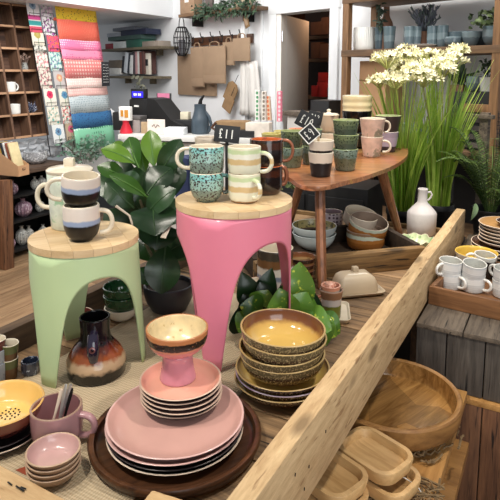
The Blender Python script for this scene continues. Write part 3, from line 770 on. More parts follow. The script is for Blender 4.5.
# ------------------------------------------------------------------ brown carafe
ts = bands('carafe_glaze', [(0, S(16, 12, 12)), (.030, S(190, 160, 128)), (.052, S(150, 80, 46)), (.068, S(96, 40, 26)), (.082, S(28, 20, 24))], .15, wob=.010, rough=.14, coat=.3, soft=.03)
p = P(97, 373, TZ); base = Vector((p.x, p.y, TZ + .0035))
ca_ = thing('carafe', 'squat brown and black glazed carafe under the green stool', 'carafe', base, 0)
prof = [(0, 0), (.066, 0)] + cat_rom([(.070, .004), (.0725, .026), (.070, .042), (.059, .063), (.046, .079), (.038, .092), (.0355, .108), (.036, .128), (.037, .146)], 5)
vessel('body', prof, .005, [ts, M['black_gloss'], M['black_gloss']], ca_, seg=56)
b = MB(); an = math.radians(-80)
b.tube([(.034 * math.cos(an), .034 * math.sin(an), .118), (.050 * math.cos(an), .050 * math.sin(an), .116), (.062 * math.cos(an), .062 * math.sin(an), .100), (.066 * math.cos(an), .066 * math.sin(an), .080), (.062 * math.cos(an), .062 * math.sin(an), .060)], [.010, .0135, .0145, .014, .010], 14, .8)
M['ink_glaze'] = plain('ink_blue_glaze', S(34, 28, 48), .08, coat=.8)
h = b.build('handle', M['ink_glaze'], ca_)
b = MB(); b.lathe([(.0035, -.002), (.007, -.002), (.0075, .003), (.004, .004)], 16, M=Matrix.Translation((.0775 * math.cos(an), .0775 * math.sin(an), .096)) @ Matrix.Rotation(an, 4, 'Z') @ Matrix.Rotation(math.radians(80), 4, 'Y'))
b.build('eyelet', plain('bronze_eyelet', S(110, 70, 70), .2, .3), h)

# ------------------------------------------------------------------ small reddish table and what stands on it
SZ = CAMZ - .38
pts = [(288, 176), (300, 184.5), (312, 186.3), (325, 186), (345, 181), (362, 177), (378, 171.5), (390, 167), (400, 161.5), (408, 154)]
ol = [P(u, v, SZ) for u, v in pts] + [Vector((.80, 2.86, 0)), Vector((.74, 2.92, 0)), Vector((.58, 2.88, 0)), Vector((.36, 2.70, 0)), Vector((.18, 2.42, 0)), Vector((.105, 2.18, 0)), Vector((.11, 2.02, 0))]
oc = Vector((.38, 2.32, 0))
ring = [tuple(q.xy - oc.xy) for q in ol]; ring = cat_rom(ring + [ring[0]], 4)[:-1]
stb = thing('side_table', 'small reddish-brown wooden table with splayed legs standing over the crate', 'side table', (oc.x, oc.y, TZ), 0)
hs = SZ - TZ
b = MB(); b.prism(ring, hs - .016, hs, bevel=.004)
t = NT('sheesham_top'); v = t.mapped((9, 9, 9))
vo = t.n('ShaderNodeTexVoronoi'); vo.inputs['Scale'].default_value = .55; t.l(v, vo.inputs['Vector'])
grain = t.noise(t.mapped((5, 60, 30)), 1.4, 5, .6, .8)
c_ = t.ramp(grain, [(.32, S(116, 74, 42)), (.68, S(190, 132, 82))])
t.col(t.mix(.18, c_, vo.outputs['Color'], 'SOFT_LIGHT')); M['sheesham_top'] = t.pr(.34, coat=.3)
b.build('tabletop', M['sheesham_top'], stb)
def leg(px_top, z_top, bot, r0, r1):
    b = MB(); a_ = Vector(px_top) - Vector((oc.x, oc.y, TZ)); c_ = Vector(bot) - Vector((oc.x, oc.y, TZ))
    b.tube([a_, (a_ + c_) / 2, c_], [r0, (r0 + r1) / 2, r1], 10); b.build('leg', M['leg_wood'], stb)
M['leg_wood'] = wood('sheesham_leg', S(92, 56, 36), S(150, 98, 64), 'Z', 1, .4, .2, .1)
lb = P(322, 289, TZ); lt = P(322, 183, SZ); leg((lt.x, lt.y + .06, SZ - .016), 0, (lb.x, lb.y, TZ + .002), .019, .0165)
lb = P(399, 240, TZ); lt = P(381, 165, SZ); leg((lt.x, lt.y, SZ - .016), 0, (lb.x, lb.y, TZ + .03), .022, .016)
leg((.24, 2.38, SZ - .016), 0, (.16, 2.46, TZ + .002), .020, .016)
# cups and mugs on it
def stk(label, px, py, R, H, n, dz, out, inn, kind='tumbler', rim=None, hd=None, name='mug', labels=None, rots=None, hm=None):
    p = P(px, py, SZ)
    for i in range(n):
        mug(name, labels[i], (p.x + uni(-.001, .001), p.y, SZ + .0006 + i * dz), R, H, out, inn, rim, kind, (hd[i] if hd else None), t=.004, rot=(rots[i] if rots else None), hmat=hm)
cbw = bands('cream_over_black_glaze', [(0, S(24, 22, 24)), (.046, S(214, 200, 184)), (.079, S(30, 26, 28))], .088, wob=.003, soft=.015)
cbw2 = bands('cream_black_line_glaze', [(0, S(24, 22, 24)), (.052, S(214, 200, 184))], .09, wob=.003, soft=.015, rough=.35, coat=0)
p = P(320.5, 176, SZ)
mug('cup', 'lower black and cream cup under the £9 tag on the small table', p + Vector((0, 0, .0006)), .0465, .090, cbw2, M['cream_glaze'], kind='tumbler', cat='cup')
mug('cup', 'upper cream cup with a black line under the £9 tag', p + Vector((0, 0, .052)), .0475, .082, bands('cream_thin_black_glaze', [(0, S(24, 22, 24)), (.047, S(214, 200, 184))], .08, wob=.002, soft=.015), M['cream_glaze'], kind='tumbler', cat='cup')
gg = bands('green_reactive_glaze', [(0, S(98, 104, 86)), (.02, S(94, 100, 78)), (.05, S(106, 128, 118)), (.066, S(124, 146, 134))], .078, wob=.008, speck=S(64, 74, 58), spk_scale=120, spk_thr=.57)
gg2 = bands('olive_reactive_glaze', [(0, S(72, 84, 70)), (.05, S(86, 100, 76)), (.066, S(112, 126, 90))], .078, wob=.006, speck=S(50, 58, 44), spk_scale=130, spk_thr=.55)
M['lime_in'] = plain('lime_inside', S(156, 166, 112), .25, var=.15)
for i, (m_, lb) in enumerate(((gg, 'lowest green reactive-glaze tumbler, beside the cream cups'), (gg2, 'middle green tumbler of the three on the small table'), (gg2, 'topmost olive green tumbler of the three on the small table'))):
    p = P(345, 170, SZ); mug('tumbler', lb, (p.x + [0, .001, -.001][i], p.y, SZ + .0006 + i * .056), .0495 + .0005 * i, .085, m_, M['lime_in'], kind='tumbler', cat='tumbler')
for i, lb in enumerate(('lower green mottled tumbler behind the £9 tag', 'upper green mottled tumbler behind the £9 tag')):
    p = P(292, 167, SZ); mug('tumbler', lb, (p.x, p.y, SZ + .0006 + i * .066), .0465 + .001 * i, .082, gg2 if i else gg, M['lime_in'], kind='tumbler', cat='tumbler')
for i, lb in enumerate(('lower pale green tumbler half hidden by the cream cups', 'upper pale green tumbler half hidden by the £9 tag')):
    p = P(311, 164, SZ) ; mug('tumbler', lb, (p.x, p.y, SZ + .0006 + i * .066), .045, .080, gg, M['lime_in'], kind='tumbler', cat='tumbler')
pk = dots('pink_cream_petal_glaze', S(206, 190, 170), S(220, 180, 160), 16, .32, .25)
pk = speckled('pink_petal_glaze', S(222, 190, 172), S(150, 140, 120), 13, .55, .25)
for i, (lb, hdd) in enumerate((('lower pale pink patterned mug with a white handle, on the small table', dict(ang=-.35, out=.034, r=.0055, z0=.25, z1=.8)), ('upper pale pink patterned mug with a cream inside', dict(ang=.1, out=.026, r=.005, z0=.3, z1=.85)))):
    p = P(371.5, 156.5, SZ); mug('mug', lb, (p.x, p.y, SZ + .0006 + i * .082), .050 + .007 * i, .092, pk, M['cream_glaze'] if i == 0 else M['lime_cream'] if 'lime_cream' in M else M['cream_glaze'], kind='tumbler', hd=hdd, hmat=M['cream_glaze'])
lb_ = bands('charcoal_lilac_glaze', [(0, S(58, 48, 52)), (.03, S(176, 160, 176)), (.07, S(58, 48, 46))], .16, wob=.006)
p = P(387, 151.5, SZ)
mug('mug', 'lower lilac and charcoal mug behind the pink patterned mugs', (p.x, p.y, SZ + .0006), .052, .098, bands('lilac_glaze', [(0, S(58, 48, 52)), (.028, S(184, 168, 184)), (.07, S(170, 154, 168))], .1), M['cream_glaze'], kind='tumbler')
mug('mug', 'upper charcoal mug with a pale lime inside, by the grass', (p.x, p.y, SZ + .085), .061, .090, plain('charcoal_brown_glaze', S(62, 50, 46), .3), plain('pale_lime_inside', S(196, 206, 150), .25), kind='tumbler')
# cream ribbed bowls on black ones behind
p = P(356, 148, SZ); z = SZ + .0006
rb_ = lambda a, r, z: (r + .0012 * math.sin(z * 380), z)
for i in range(3):
    dish('bowl', ['lowest black bowl under the cream ribbed bowl', 'second black bowl under the cream ribbed bowl', 'topmost black bowl under the cream ribbed bowl'][i], (p.x, p.y, z), .074, .085, M['black_gloss'], M['black_gloss'], M['black_gloss'], 'deep'); z += .052
z += .008
dish('planter', 'cream ribbed pot standing on the black bowls beside the grass', (p.x, p.y, z), .073, .100, plain('cream_ribbed_glaze', S(226, 208, 164), .3, var=.05), M['cream_glaze'], kind=[(0, 0), (.066, 0)] + cat_rom([(.070, .004), (.072, .02), (.0695, .036), (.0725, .052), (.070, .068), (.073, .084), (.073, .100)], 4), cat='pot', t=.005)
# cream fluted cup with a knob behind the tags
p = P(328, 150, SZ); z = SZ
mug('cup', 'lower cream fluted cup behind the price tags', (p.x, p.y, z + .0006), .046, .085, M['cream_glaze'], M['cream_glaze'], kind='tumbler', cat='cup')
fl_ = dots('fluted_grey_cream', S(208, 190, 164), S(122, 108, 96), 9, .3, .35, 1.0, (1.6, 1.6, .35))
lj = thing('lidded_pot', 'cream and grey streaked pot with a small knob behind the £10 tag', 'pot', (p.x, p.y, z + .09), 0)
vessel('body', [(0, 0), (.03, 0)] + cat_rom([(.034, .003), (.042, .03), (.048, .07), (.051, .085)], 4), .004, [fl_, M['cream_glaze'], M['cream_glaze']], lj)
b = MB(); b.lathe([(0, .084), (.046, .084), (.044, .090), (.012, .093), (.008, .098), (.011, .108), (0, .113)], 30); b.build('lid', M['cream_glaze'], lj)
# tags
p = D(309.5, 133.5, 2.0); cq = P(320.5, 176, SZ); ft = Vector((cq.x - .004, cq.y - .006, SZ + .056))
price_tag('small black diamond-set price tag with a white border, chalked £9', p, .058, .058, '£9', -.15, -.1, math.radians(-42), ft, True, True)
p = D(307, 121, 2.29); ft = Vector((p.x, p.y + .03, SZ + .001))
price_tag('black slate price tag chalked £10 behind the diamond tag', p, .086, .066, '£10', -.1, -.1, math.radians(28), ft)
p = D(315, 118, 2.36); ft = Vector((p.x, p.y + .02, SZ + .001))
price_tag('dark slate price tag with chalk marks standing half hidden behind the £10 tag', p, .062, .055, '£12', -.1, -.1, math.radians(12), ft)
# salmon bowl and yellowish glasses between the stools and the small table
M['salmon'] = speckled('salmon_glaze', S(220, 146, 110), S(186, 104, 76), 60, .6, .3)
p = P(296, 160, SZ); p.y += .12; p.x += .02
dish('bowl', 'salmon pink bowl behind the green tumblers and the £9 tag', (p.x, p.y, SZ + .0006), .045, .125, M['salmon'], M['salmon'], kind='tumbler')

# ------------------------------------------------------------------ bowls in the crate
gi = bands('grey_orange_glaze', [(0, S(150, 92, 40)), (.036, S(170, 110, 54)), (.05, S(198, 206, 186)), (.066, S(140, 110, 84))], .08, wob=.004)
M['taupe_in'] = plain('taupe_inside', S(140, 122, 108), .25, var=.12)
p = P(366, 249, crz)
dish('bowl', 'lower orange-brown bowl in the crate, beneath the tipped grey bowl', (p.x + .0, p.y + .02, crz + .001), .078, .078, gi, M['taupe_in'], kind='straight')
dish('bowl', 'grey bowl with a pale rim tipped towards the view in the crate', (p.x + .005, p.y + .03, crz + .056), .080, .064, gi, M['taupe_in'], M['grey_cream'], 'straight', rot=(math.radians(15), math.radians(7), 0))
dish('bowl', 'cream bowl leaning behind the tipped grey bowl in the crate', (p.x - .012, p.y + .118, crz + .070), .072, .060, M['grey_cream'], M['cream_glaze'], kind='straight', rot=(math.radians(14), math.radians(12), 0))
M['olive_in'] = speckled('olive_speckled_inside', S(150, 140, 92), S(66, 66, 44), 70, .54, .3)
M['grey_white'] = plain('grey_white_glaze', S(196, 204, 202), .25, var=.04)
p = P(314, 248, crz)
dish('bowl', 'lower grey-white bowl behind the front leg of the small table', (p.x, p.y, crz + .001), .090, .066, M['grey_white'], M['grey_white'])
dish('bowl', 'upper grey-white bowl with an olive speckled inside behind the table leg', (p.x, p.y, crz + .048), .092, .052, M['grey_white'], M['olive_in'], M['grey_white'], 'deep')
p = P(334, 240, crz)
pc_ = dots('plum_dotted_glaze', S(190, 176, 182), S(84, 60, 72), 60, .3, .3, 0.2)
mug('cup', 'plum-patterned cup with a pale rim in the crate', (p.x, p.y + .09, crz + .001), .050, .105, pc_, M['plum_in'] if 'plum_in' in M else plain('plum_inside', S(150, 130, 138), .3), M['cream_glaze'], kind='straight', cat='cup')

# behind the pink stool's arch
st = bands('brown_blue_banded_glaze', [(0, S(140, 106, 70)), (.03, S(196, 190, 188)), (.06, S(120, 130, 150)), (.075, S(214, 206, 196)), (.10, S(120, 84, 52)), (.128, S(70, 62, 52))], .135, wob=.006)
p = D(275, 285, 1.80); 
dish('vase', 'tall pot banded in brown, white and blue seen through the pink arch', (p.x, p.y, TZ + .004), .060, .160, st, M['cream_glaze'], kind='straight', cat='pot')
dish('bowl', 'cream bowl with a brown edge behind the pink stool', (D(259, 290, 1.73).x, 1.735, TZ + .004), .046, .065, M['grey_cream'], M['cream_glaze'], M['copper'], kind='bowl')
p = P(306, 289, TZ)
rk = bands('brown_ring_glaze', [(0, S(60, 34, 22)), (.02, S(130, 92, 56)), (.035, S(52, 30, 20)), (.05, S(150, 112, 70))], .07, wob=.003, rough=.12, coat=.5)
for i in range(3): dish('bowl', ['lowest glossy brown bowl beside the pink stool, behind the green leaves', 'second glossy brown bowl beside the pink stool', 'topmost glossy brown bowl beside the pink stool, ochre inside'][i], (p.x - .01, p.y + .06, TZ + .004 + i * .022), .050, .050, rk, M['amber_in'], kind='deep')

# butter dish, beaker and narrow cream tray
p = P(355, 293, TZ); 
bd = thing('butter_dish', 'cream butter dish with a domed lid and small knob', 'butter dish', (p.x, p.y + .01, TZ + .003), RC - .05)
M['bisque'] = plain('biscuit_glaze', S(196, 178, 152), .32, var=.04, coat=.2)
def rrect(w, h, r, n=6):
    o = []
    for cx, cy, a0 in ((w / 2 - r, h / 2 - r, 0), (-w / 2 + r, h / 2 - r, 90), (-w / 2 + r, -h / 2 + r, 180), (w / 2 - r, -h / 2 + r, 270)):
        for k in range(n + 1):
            a = math.radians(a0 + 90 * k / n); o.append((cx + r * math.cos(a), cy + r * math.sin(a)))
    return o
def loft(rings, cap0=True, cap1=True, b=None, mis=None):
    b = b or MB(); vs = [[b.bm.verts.new(q) for q in r] for r in rings]; n = len(vs[0])
    for i in range(len(vs) - 1):
        for k in range(n): b.face((vs[i][k], vs[i][(k + 1) % n], vs[i + 1][(k + 1) % n], vs[i + 1][k]), mis[i] if mis else None)
    if cap0: b.face(vs[0][::-1])
    if cap1: b.face(vs[-1])
    return b
def rdish(levels, r):        # rings of a rounded-rectangle dish: (w, h, z) levels
    return [[(x, y, z) for x, y in rrect(w, h, max(min(r + (w - levels[0][0]) / 2, min(w, h) / 2 - .001), .004))] for w, h, z in levels]
loft(rdish([(.160, .100, 0), (.178, .118, .006), (.184, .124, .012), (.178, .118, .012), (.166, .106, .006)], .012)).build('plate', M['bisque'], bd)
loft(rdish([(.144, .090, .007), (.143, .089, .022), (.134, .082, .040), (.116, .068, .056), (.09, .048, .066), (.05, .024, .070)], .02)).build('lid', M['bisque'], bd)
MB().box((0, 0, .078), (.02, .02, .018), bevel=.004).build('knob', M['bisque'], bd)
p = P(340, 314, TZ); ct = loft(rdish([(.052, .13, 0), (.062, .14, .006), (.066, .144, .013), (.060, .138, .013), (.05, .128, .005)], .012)).build('serving_tray', M['cream_glaze'], loc=(p.x - .004, p.y - .005, TZ + .002), rot=(0, 0, -.12))
tag(ct, 'narrow cream serving dish with a raised rim beneath the beaker', 'dish')
bkp = D(330, 322, 1.655); bk = bands('beaker_glaze', [(0, S(112, 118, 44)), (.042, S(206, 196, 190)), (.062, S(150, 108, 80))], .088, wob=.004)
p0 = P(331, 320, TZ)
mug('beaker', 'beaker glazed brown, white and olive by the table leg', (p0.x, p0.y + .004, TZ + .009), .0355, .088, bk, M['grey_cream'], M['taupe_rim'], [(0, 0), (.027, 0)] + cat_rom([(.029, .003), (.030, .04), (.031, .06), (.0355, .088)], 4), cat='beaker', hd=dict(ang=PI + .3, out=.012, r=.005, z0=.55, z1=.8), hmat=M['copper'])
M['salmon2'] = speckled('salmon_pink_glaze', S(224, 168, 144), S(200, 120, 92), 70, .55, .3)
mug('cup', 'small salmon-topped cup nested in the brown, white and olive beaker', (p0.x - .002, p0.y + .004, TZ + .068), .0295, .042, bands('cream_salmon_glaze', [(0, S(200, 180, 160)), (.03, S(222, 150, 120))], .042), M['salmon2'], M['salmon2'], 'tumbler', cat='cup')
b = MB(); b.lathe([(0, 0), (.012, 0), (.018, .006), (.014, .014), (.004, .018), (0, .017)], 10, mod=lambda a, r, z: (r * (1 + .25 * math.sin(a * 3)), z)); q = b.build('petal_ornament', M['salmon2'], loc=(p0.x - .004, p0.y + .002, TZ + .101)); tag(q, 'salmon petal-shaped piece lying in the small cup', 'ornament')

# green bowls and a cream one seen through the green stool
M['bottle_green'] = plain('bottle_green_glaze', S(28, 66, 36), .1, var=.2, coat=.8)
p = P(120, 322, TZ)
dish('bowl', 'cream bowl under the dark green bowls behind the green stool', (p.x, p.y + .02, TZ + .001), .050, .040, M['cream_glaze'], M['cream_glaze'])
for i in range(2): dish('bowl', ['lower bottle green bowl seen behind the green stool', 'upper bottle green bowl seen behind the green stool'][i], (p.x + .003, p.y + .02, TZ + .028 + i * .027), .055, .052, M['bottle_green'], M['bottle_green'], kind='deep')
# salmon and cream pieces seen left of the carafe
p = P(70, 342, TZ)
for i in range(3): dish('side_plate', ['lowest maroon plate between the green stool legs', 'second maroon plate between the green stool legs', 'topmost maroon plate between the green stool legs'][i], (p.x - .02, p.y + .10, TZ + .002 + i * .009), .06, .014, M['maroon_cup'], M['maroon_cup'], M['pale_rim'], 'plate', cat='plate')
p = P(68, 322, TZ)
dish('bowl', 'cream and orange bowl on the maroon plates behind the green stool', (p.x + .0, p.y + .0, TZ + .032), .036, .06, bands('cream_orange_glaze', [(0, S(206, 196, 160)), (.04, S(214, 130, 84))], .06), M['cream_glaze'])

# ------------------------------------------------------------------ bottle and leaf bowl behind the beam
M['chalk_white'] = plain('chalky_white_glaze', S(222, 216, 214), .55, var=.05, scale=30)
p = P(421, 234, TZ)
bo = thing('ceramic_bottle', 'chalky white ceramic bottle with a little neck handle by the beam', 'bottle', (p.x, p.y, TZ + .002), 0)
vessel('body', [(0, 0), (.058, 0), (.063, .004), (.065, .05), (.0655, .098), (.060, .108), (.040, .130), (.024, .147), (.0215, .155), (.0205, .20), (.0225, .205), (.0225, .212)], .004, [M['chalk_white']] * 3, bo)
b = MB(); b.tube([(.02, 0, .195), (.034, 0, .197), (.040, 0, .185), (.036, 0, .172), (.024, 0, .158)], .0045, 8); b.build('handle', M['chalk_white'], bo, rot=(0, 0, -.2))
M['leaf_glaze'] = speckled('mint_leaf_glaze', S(206, 216, 176), S(158, 186, 140), 30, .55, .3)
p = P(417, 248, TZ)
dish('leaf_bowl', 'pale mint crinkled leaf-edged bowl in front of the white bottle', (p.x, p.y + .01, TZ + .002), .074, .038, M['leaf_glaze'], M['leaf_glaze'], M['cream_glaze'], 'bowl', mod=lambda a, r, z: (r * (1 + .05 * math.sin(a * 11) * (z > .012)), z + .004 * math.sin(a * 9 + 1) * (z > .02)), seg=80)

# ------------------------------------------------------------------ mug tray on the grey box
GBZ = .53 + .201
pL = P(428, 304, GBZ); pR = P(500, 321, GBZ); e_ = (pR - pL).normalized(); RM = math.atan2(e_.y, e_.x)
M['tray_wood'] = wood('brown_tray_wood', S(100, 66, 40), S(152, 106, 68), 'X', 1, .55, .3, .1)
wt = thing('mug_tray', 'shallow brown wooden tray of mugs on the weathered grey box', 'tray', pL, RM)
tw, td, th = .62, .40, .062
MB().box((tw / 2, .009, th / 2), (tw, .016, th), bevel=.003).build('front_side', M['tray_wood'], wt)
MB().box((tw / 2, td - .009, th / 2), (tw, .016, th), bevel=.003).build('back_side', M['tray_wood'], wt)
MB().box((.008, td / 2, th / 2), (.016, td - .036, th), bevel=.003).build('end_side', M['tray_wood'], wt)
MB().box((tw - .008, td / 2, th / 2), (.016, td - .036, th), bevel=.003).build('end_side', M['tray_wood'], wt)
MB().box((tw / 2, td / 2, .008), (tw - .034, td - .036, .012)).build('base', M['tray_wood'], wt)
MZ = GBZ + .015
def mt(x, y, z=0): 
    v = Matrix.Rotation(RM, 4, 'Z') @ Vector((x, y, 0)); return Vector((pL.x + v.x, pL.y + v.y, MZ + z))
M['white_mug'] = bands('white_ribbed_glaze', [(0, S(206, 208, 208)), (.03, S(226, 226, 224)), (.05, S(208, 212, 214))], .075, wob=.002)
M['grey_in'] = plain('pale_grey_inside', S(196, 196, 190), .25, var=.04)
rib = lambda a, r, z: (r * (1 + .012 * math.sin(z * 900)), z)
wp = [(0, 0), (.033, 0)] + cat_rom([(.036, .003), (.0385, .018), (.039, .036), (.0395, .058)], 8)
def at_tray(u, v, z): p = P(u, v, z); return p
def wm(label, u, v, z, ang, rot=None): 
    p = P(u, v, MZ + .001); p.z = MZ + .001 + z
    return mug('mug', label, p, .0395, .058, M['white_mug'], M['grey_in'], M['white_gloss'], wp, dict(ang=ang, out=.028, r=.005, z0=.2, z1=.85), t=.0035, mod=rib, hmat=M['white_gloss'], rot=rot)
wm('lower white ribbed mug of the pair at the tray corner by the beam', 449, 287, 0, -1.0)
wm('upper white ribbed mug with its handle towards the beam', 448.5, 287, .043, -2.65, (.05, .05, 0))
wm('lower white mug in the middle of the tray, handle towards the view', 472.5, 290, 0, -.9)
wm('upper white mug in the middle of the tray, tipped to show its inside', 472, 290, .044, 1.3, (.16, .02, 0))
wm('lower white mug at the frame edge of the tray', 504, 296, 0, .5)
wm('upper white mug at the frame edge of the tray', 504, 296, .043, 2.0, (.05, 0, 0))
M['dark_mug'] = bands('black_dipped_white_glaze', [(0, S(38, 36, 34)), (.048, S(210, 210, 204))], .075, wob=.004)
def dm(label, u, v, z, ang, rot=None):
    p = P(u, v, MZ + .001); p.z = MZ + .001 + z
    return mug('mug', label, p, .039, .062, M['dark_mug'], M['grey_in'], M['white_gloss'], 'straight', dict(ang=ang, out=.026, r=.005, z0=.25, z1=.85), hmat=M['white_gloss'], rot=rot)
dm('dark mug with a white rim behind the pair of white ribbed mugs', 462, 276, 0, -.8)
dm('second dark white-rimmed mug, stacked on the first behind the ribbed mugs', 461, 280, .030, 1.2) if False else None
dm('lower dark mug with a white rim behind the middle white mugs', 483, 277, 0, 1)
dm('upper dark white-rimmed mug with its white handle towards the ribbed mugs', 482.5, 277, .028, 2.7, (.12, .05, 0))
dm('dark white-rimmed mug at the frame edge of the tray', 508, 284, .0, 1)
# yellow bowl and brown plates behind the tray
pY = P(476, 268, GBZ + .006)
M['yellow_bowl'] = plain('egg_yellow_glaze', S(232, 192, 84), .2, var=.06, coat=.4)
yb = P(476.5, 251.5, .828)
dish('bowl', 'egg-yellow bowl behind the dark mugs', (yb.x, yb.y, GBZ + .001), .077, .096, M['grey_cream'], M['yellow_bowl'], M['yellow_bowl'], 'bowl')
bp_ = plain('brown_plate_glaze', S(92, 62, 44), .25, var=.15)
labs = ['lowest', 'second', 'third', 'fourth', 'fifth', 'sixth', 'seventh', 'eighth', 'topmost']
q = D(506, 240, 2.30); rz_ = GBZ + .001
for i in range(9):
    R = .140 if i < 3 else .110
    dish('side_plate', f'{labs[i]} brown plate with a cream rim in the stack beneath the fern', (q.x + uni(-.003, .003), q.y, rz_ + i * .0145), R, .022, M['pale_rim'], plain('tan_plate_glaze', S(196, 150, 96), .3) if i == 8 else bp_, M['pale_rim'], 'plate', cat='plate', group='brown plates stacked beneath the fern')
dish('bowl', 'small dark brown bowl on top of the brown plate stack', (q.x + .012, q.y, rz_ + .1205), .056, .026, bp_, plain('dark_brown_inside', S(70, 40, 28), .2), M['pale_rim'])

# ------------------------------------------------------------------ carved bowls and dishes on the bench
rimz = .645
p = P(392, 389.5, rimz)
ab = thing('wooden_bowl', 'large round shallow acacia bowl on the honey-coloured bench', 'bowl', (p.x, p.y, BZ + .0245), .7)
RR = .181
f, m = shell([(0, 0), (.158, 0)] + cat_rom([(.166, .003), (.177, .018), (.180, .042), (RR, .066)], 4), .015, .016)
b = MB(); b.lathe(f, 80, m); 
t = NT('acacia_patchwork'); geo = t.mapped((3.2, 3.2, 3.2))
vo = t.n('ShaderNodeTexVoronoi'); vo.inputs['Scale'].default_value = 2.2; t.l(geo, vo.inputs['Vector'])
gr = t.noise(t.mapped((4, 34, 20)), 1.3, 5, .6, 1.0)
cw = t.ramp(gr, [(.32, S(130, 88, 44)), (.68, S(202, 152, 90))])
r_ = t.ramp(vo.outputs['Color'], [(.25, (.66, .66, .66, 1)), (.75, (1.05, 1.05, 1.0, 1))])
t.col(t.mix(1.0, cw, r_, 'MULTIPLY')); M['acacia_patch'] = t.pr(.26, coat=.6)
b.build('body', [M['acacia'], M['acacia_patch'], M['acacia']], ab, ang=50, recalc=False)
# twig wreath under it
M['twig'] = plain('dry_twigs', S(128, 104, 72), .9, var=.4, scale=60)
b = MB()
for k in range(95):
    a = uni(0, 2 * PI); r = uni(.150, .186); l = uni(.12, .4); z = uni(.005, .020)
    pts = [((r + uni(-.006, .006)) * math.cos(a + l * j / 4), (r + uni(-.006, .006)) * math.sin(a + l * j / 4), max(.004, z + uni(-.006, .006))) for j in range(5)]
    b.tube(pts, uni(.0013, .0032), 5)
q = b.build('twig_wreath', M['twig'], loc=(p.x, p.y, BZ + .0005)); tag(q, 'ring of dry twigs lying under the big acacia bowl', 'wreath')
pts = [P(*q, .640) for q in ((341, 446), (363, 424), (413, 454), (384, 475))]
cen = sum(pts, Vector()) / 4; ax = (pts[2] - pts[1]).normalized(); RD = math.atan2(ax.y, ax.x)
def wdish(label, c, rz, w, h, hh, tilt=(0, 0)):
    b = loft(rdish([(w - .03, h - .03, 0), (w - .012, h - .012, .004), (w, h, hh - .003), (w - .003, h - .003, hh), (w - .024, h - .024, hh), (w - .030, h - .030, hh - .004), (w - .040, h - .040, .017), (w - .062, h - .062, .014)], .026))
    o = b.build('wooden_dish', M['pale_dish'], loc=c, rot=(tilt[0], tilt[1], rz), ang=45); return tag(o, label, 'dish')
hh = .034
zA = .640 - hh
n_ = Vector((-math.sin(RD), math.cos(RD), 0)); a_ = Vector((math.cos(RD), math.sin(RD), 0))
w_, h_ = (pts[2] - pts[1]).length + .018, (pts[1] - pts[0]).length + .02
wdish('upper pale carved wooden dish beside the acacia bowl', (cen.x, cen.y, zA), RD, w_, h_, hh)
wdish('lower pale carved wooden dish under the one beside the acacia bowl', (cen.x + .012, cen.y - .022, zA - hh - .001), RD + .06, w_, h_, hh)
wdish('pale carved wooden dish at the bottom edge, nearest the beam', (cen.x - n_.x * (h_ + .003) - a_.x * .025, cen.y - n_.y * (h_ + .003) - a_.y * .025, zA), RD, w_, h_, hh)
wdish('lower carved wooden dish under the one nearest the beam', (cen.x - n_.x * (h_ + .006) - a_.x * .02, cen.y - n_.y * (h_ + .006) - a_.y * .02, zA - hh - .001), RD, w_, h_, hh)
# woven twig mat and the tag string in front of the dishes
b = MB()
for k in range(70):
    x = uni(-.09, .09); y = uni(-.05, .05); a = uni(0, PI); l = uni(.03, .08); z = uni(.003, .014)
    b.tube([(x - l * math.cos(a) / 2, y - l * math.sin(a) / 2, z), (x, y, z + .003), (x + l * math.cos(a) / 2, y + l * math.sin(a) / 2, z)], uni(.0012, .003), 5)
p = P(402, 493, BZ); q = b.build('twig_bundle', M['twig'], loc=(p.x, p.y - .02, BZ)); tag(q, 'tangle of dark dry twigs at the bottom edge by the carved dishes', 'twigs')
s0, s1, s2, s3 = P(396, 473, .61), P(408, 480, .60), P(418, 487, .58), P(424, 497, .562)
b = MB(); b.tube([s0 - s0, s1 - s0, s2 - s0, s3 - s0], .0011, 6); q = b.build('string', M['paper'], loc=s0); tag(q, 'thin white string trailing from the carved dishes', 'string')
# ------------------------------------------------------------------ left: low cabinet, pigeonholes, cards, gift wrap
LN = Vector((ca, -sa, 0)); LA = Vector((sa, ca, 0))      # out of the left wall, along it
def LP(u, v, wall): r = ray(u, v); return CAM + r * (wall / r.dot(LN))
# cabinet: front plane at -3.78
cz = .72
q = LP(22, 230, -3.78); org = Vector((q.x, q.y, 0))
cab = thing('display_cabinet', 'black open-fronted cabinet with glass ornaments under a wooden counter top', 'cabinet', org, RL)
x0, x1 = (LP(-40, 230, -3.78) - org).dot(LA), (LP(66, 230, -3.78) - org).dot(LA)
xm, w = (x0 + x1) / 2, x1 - x0
MB().box((xm, .17, cz - .02), (w + .08, .38, .04), bevel=.004).build('counter_top', M['counter_wood'], cab)
MB().box((xm, .335, .34), (w, .02, .66)).build('back', M['black'], cab)
for x in (x0 + .012, x1 - .012, (LP(7.5, 230, -3.78) - org).dot(LA)): MB().box((x, .16, .34), (.024, .33, .68)).build('side', M['black'], cab)
zc = [LP(30, y, -3.70).z for y in (197, 222)]
for z in zc + [.06]: MB().box((xm, .165, z), (w - .05, .32, .018)).build('shelf', M['black'], cab)
def on_cab(u, v, z, off=-3.87):
    r = ray(u, v); p = CAM + r * (off / r.dot(LN)); return (p.x, p.y, z)
M['lilac_glass'] = speckled('lilac_ribbed_glass', S(150, 120, 136), S(210, 190, 200), 60, .55, .15, .8)
M['clear_glass'] = speckled('silvered_glass', S(176, 176, 170), S(96, 96, 94), 70, .55, .12, .8)
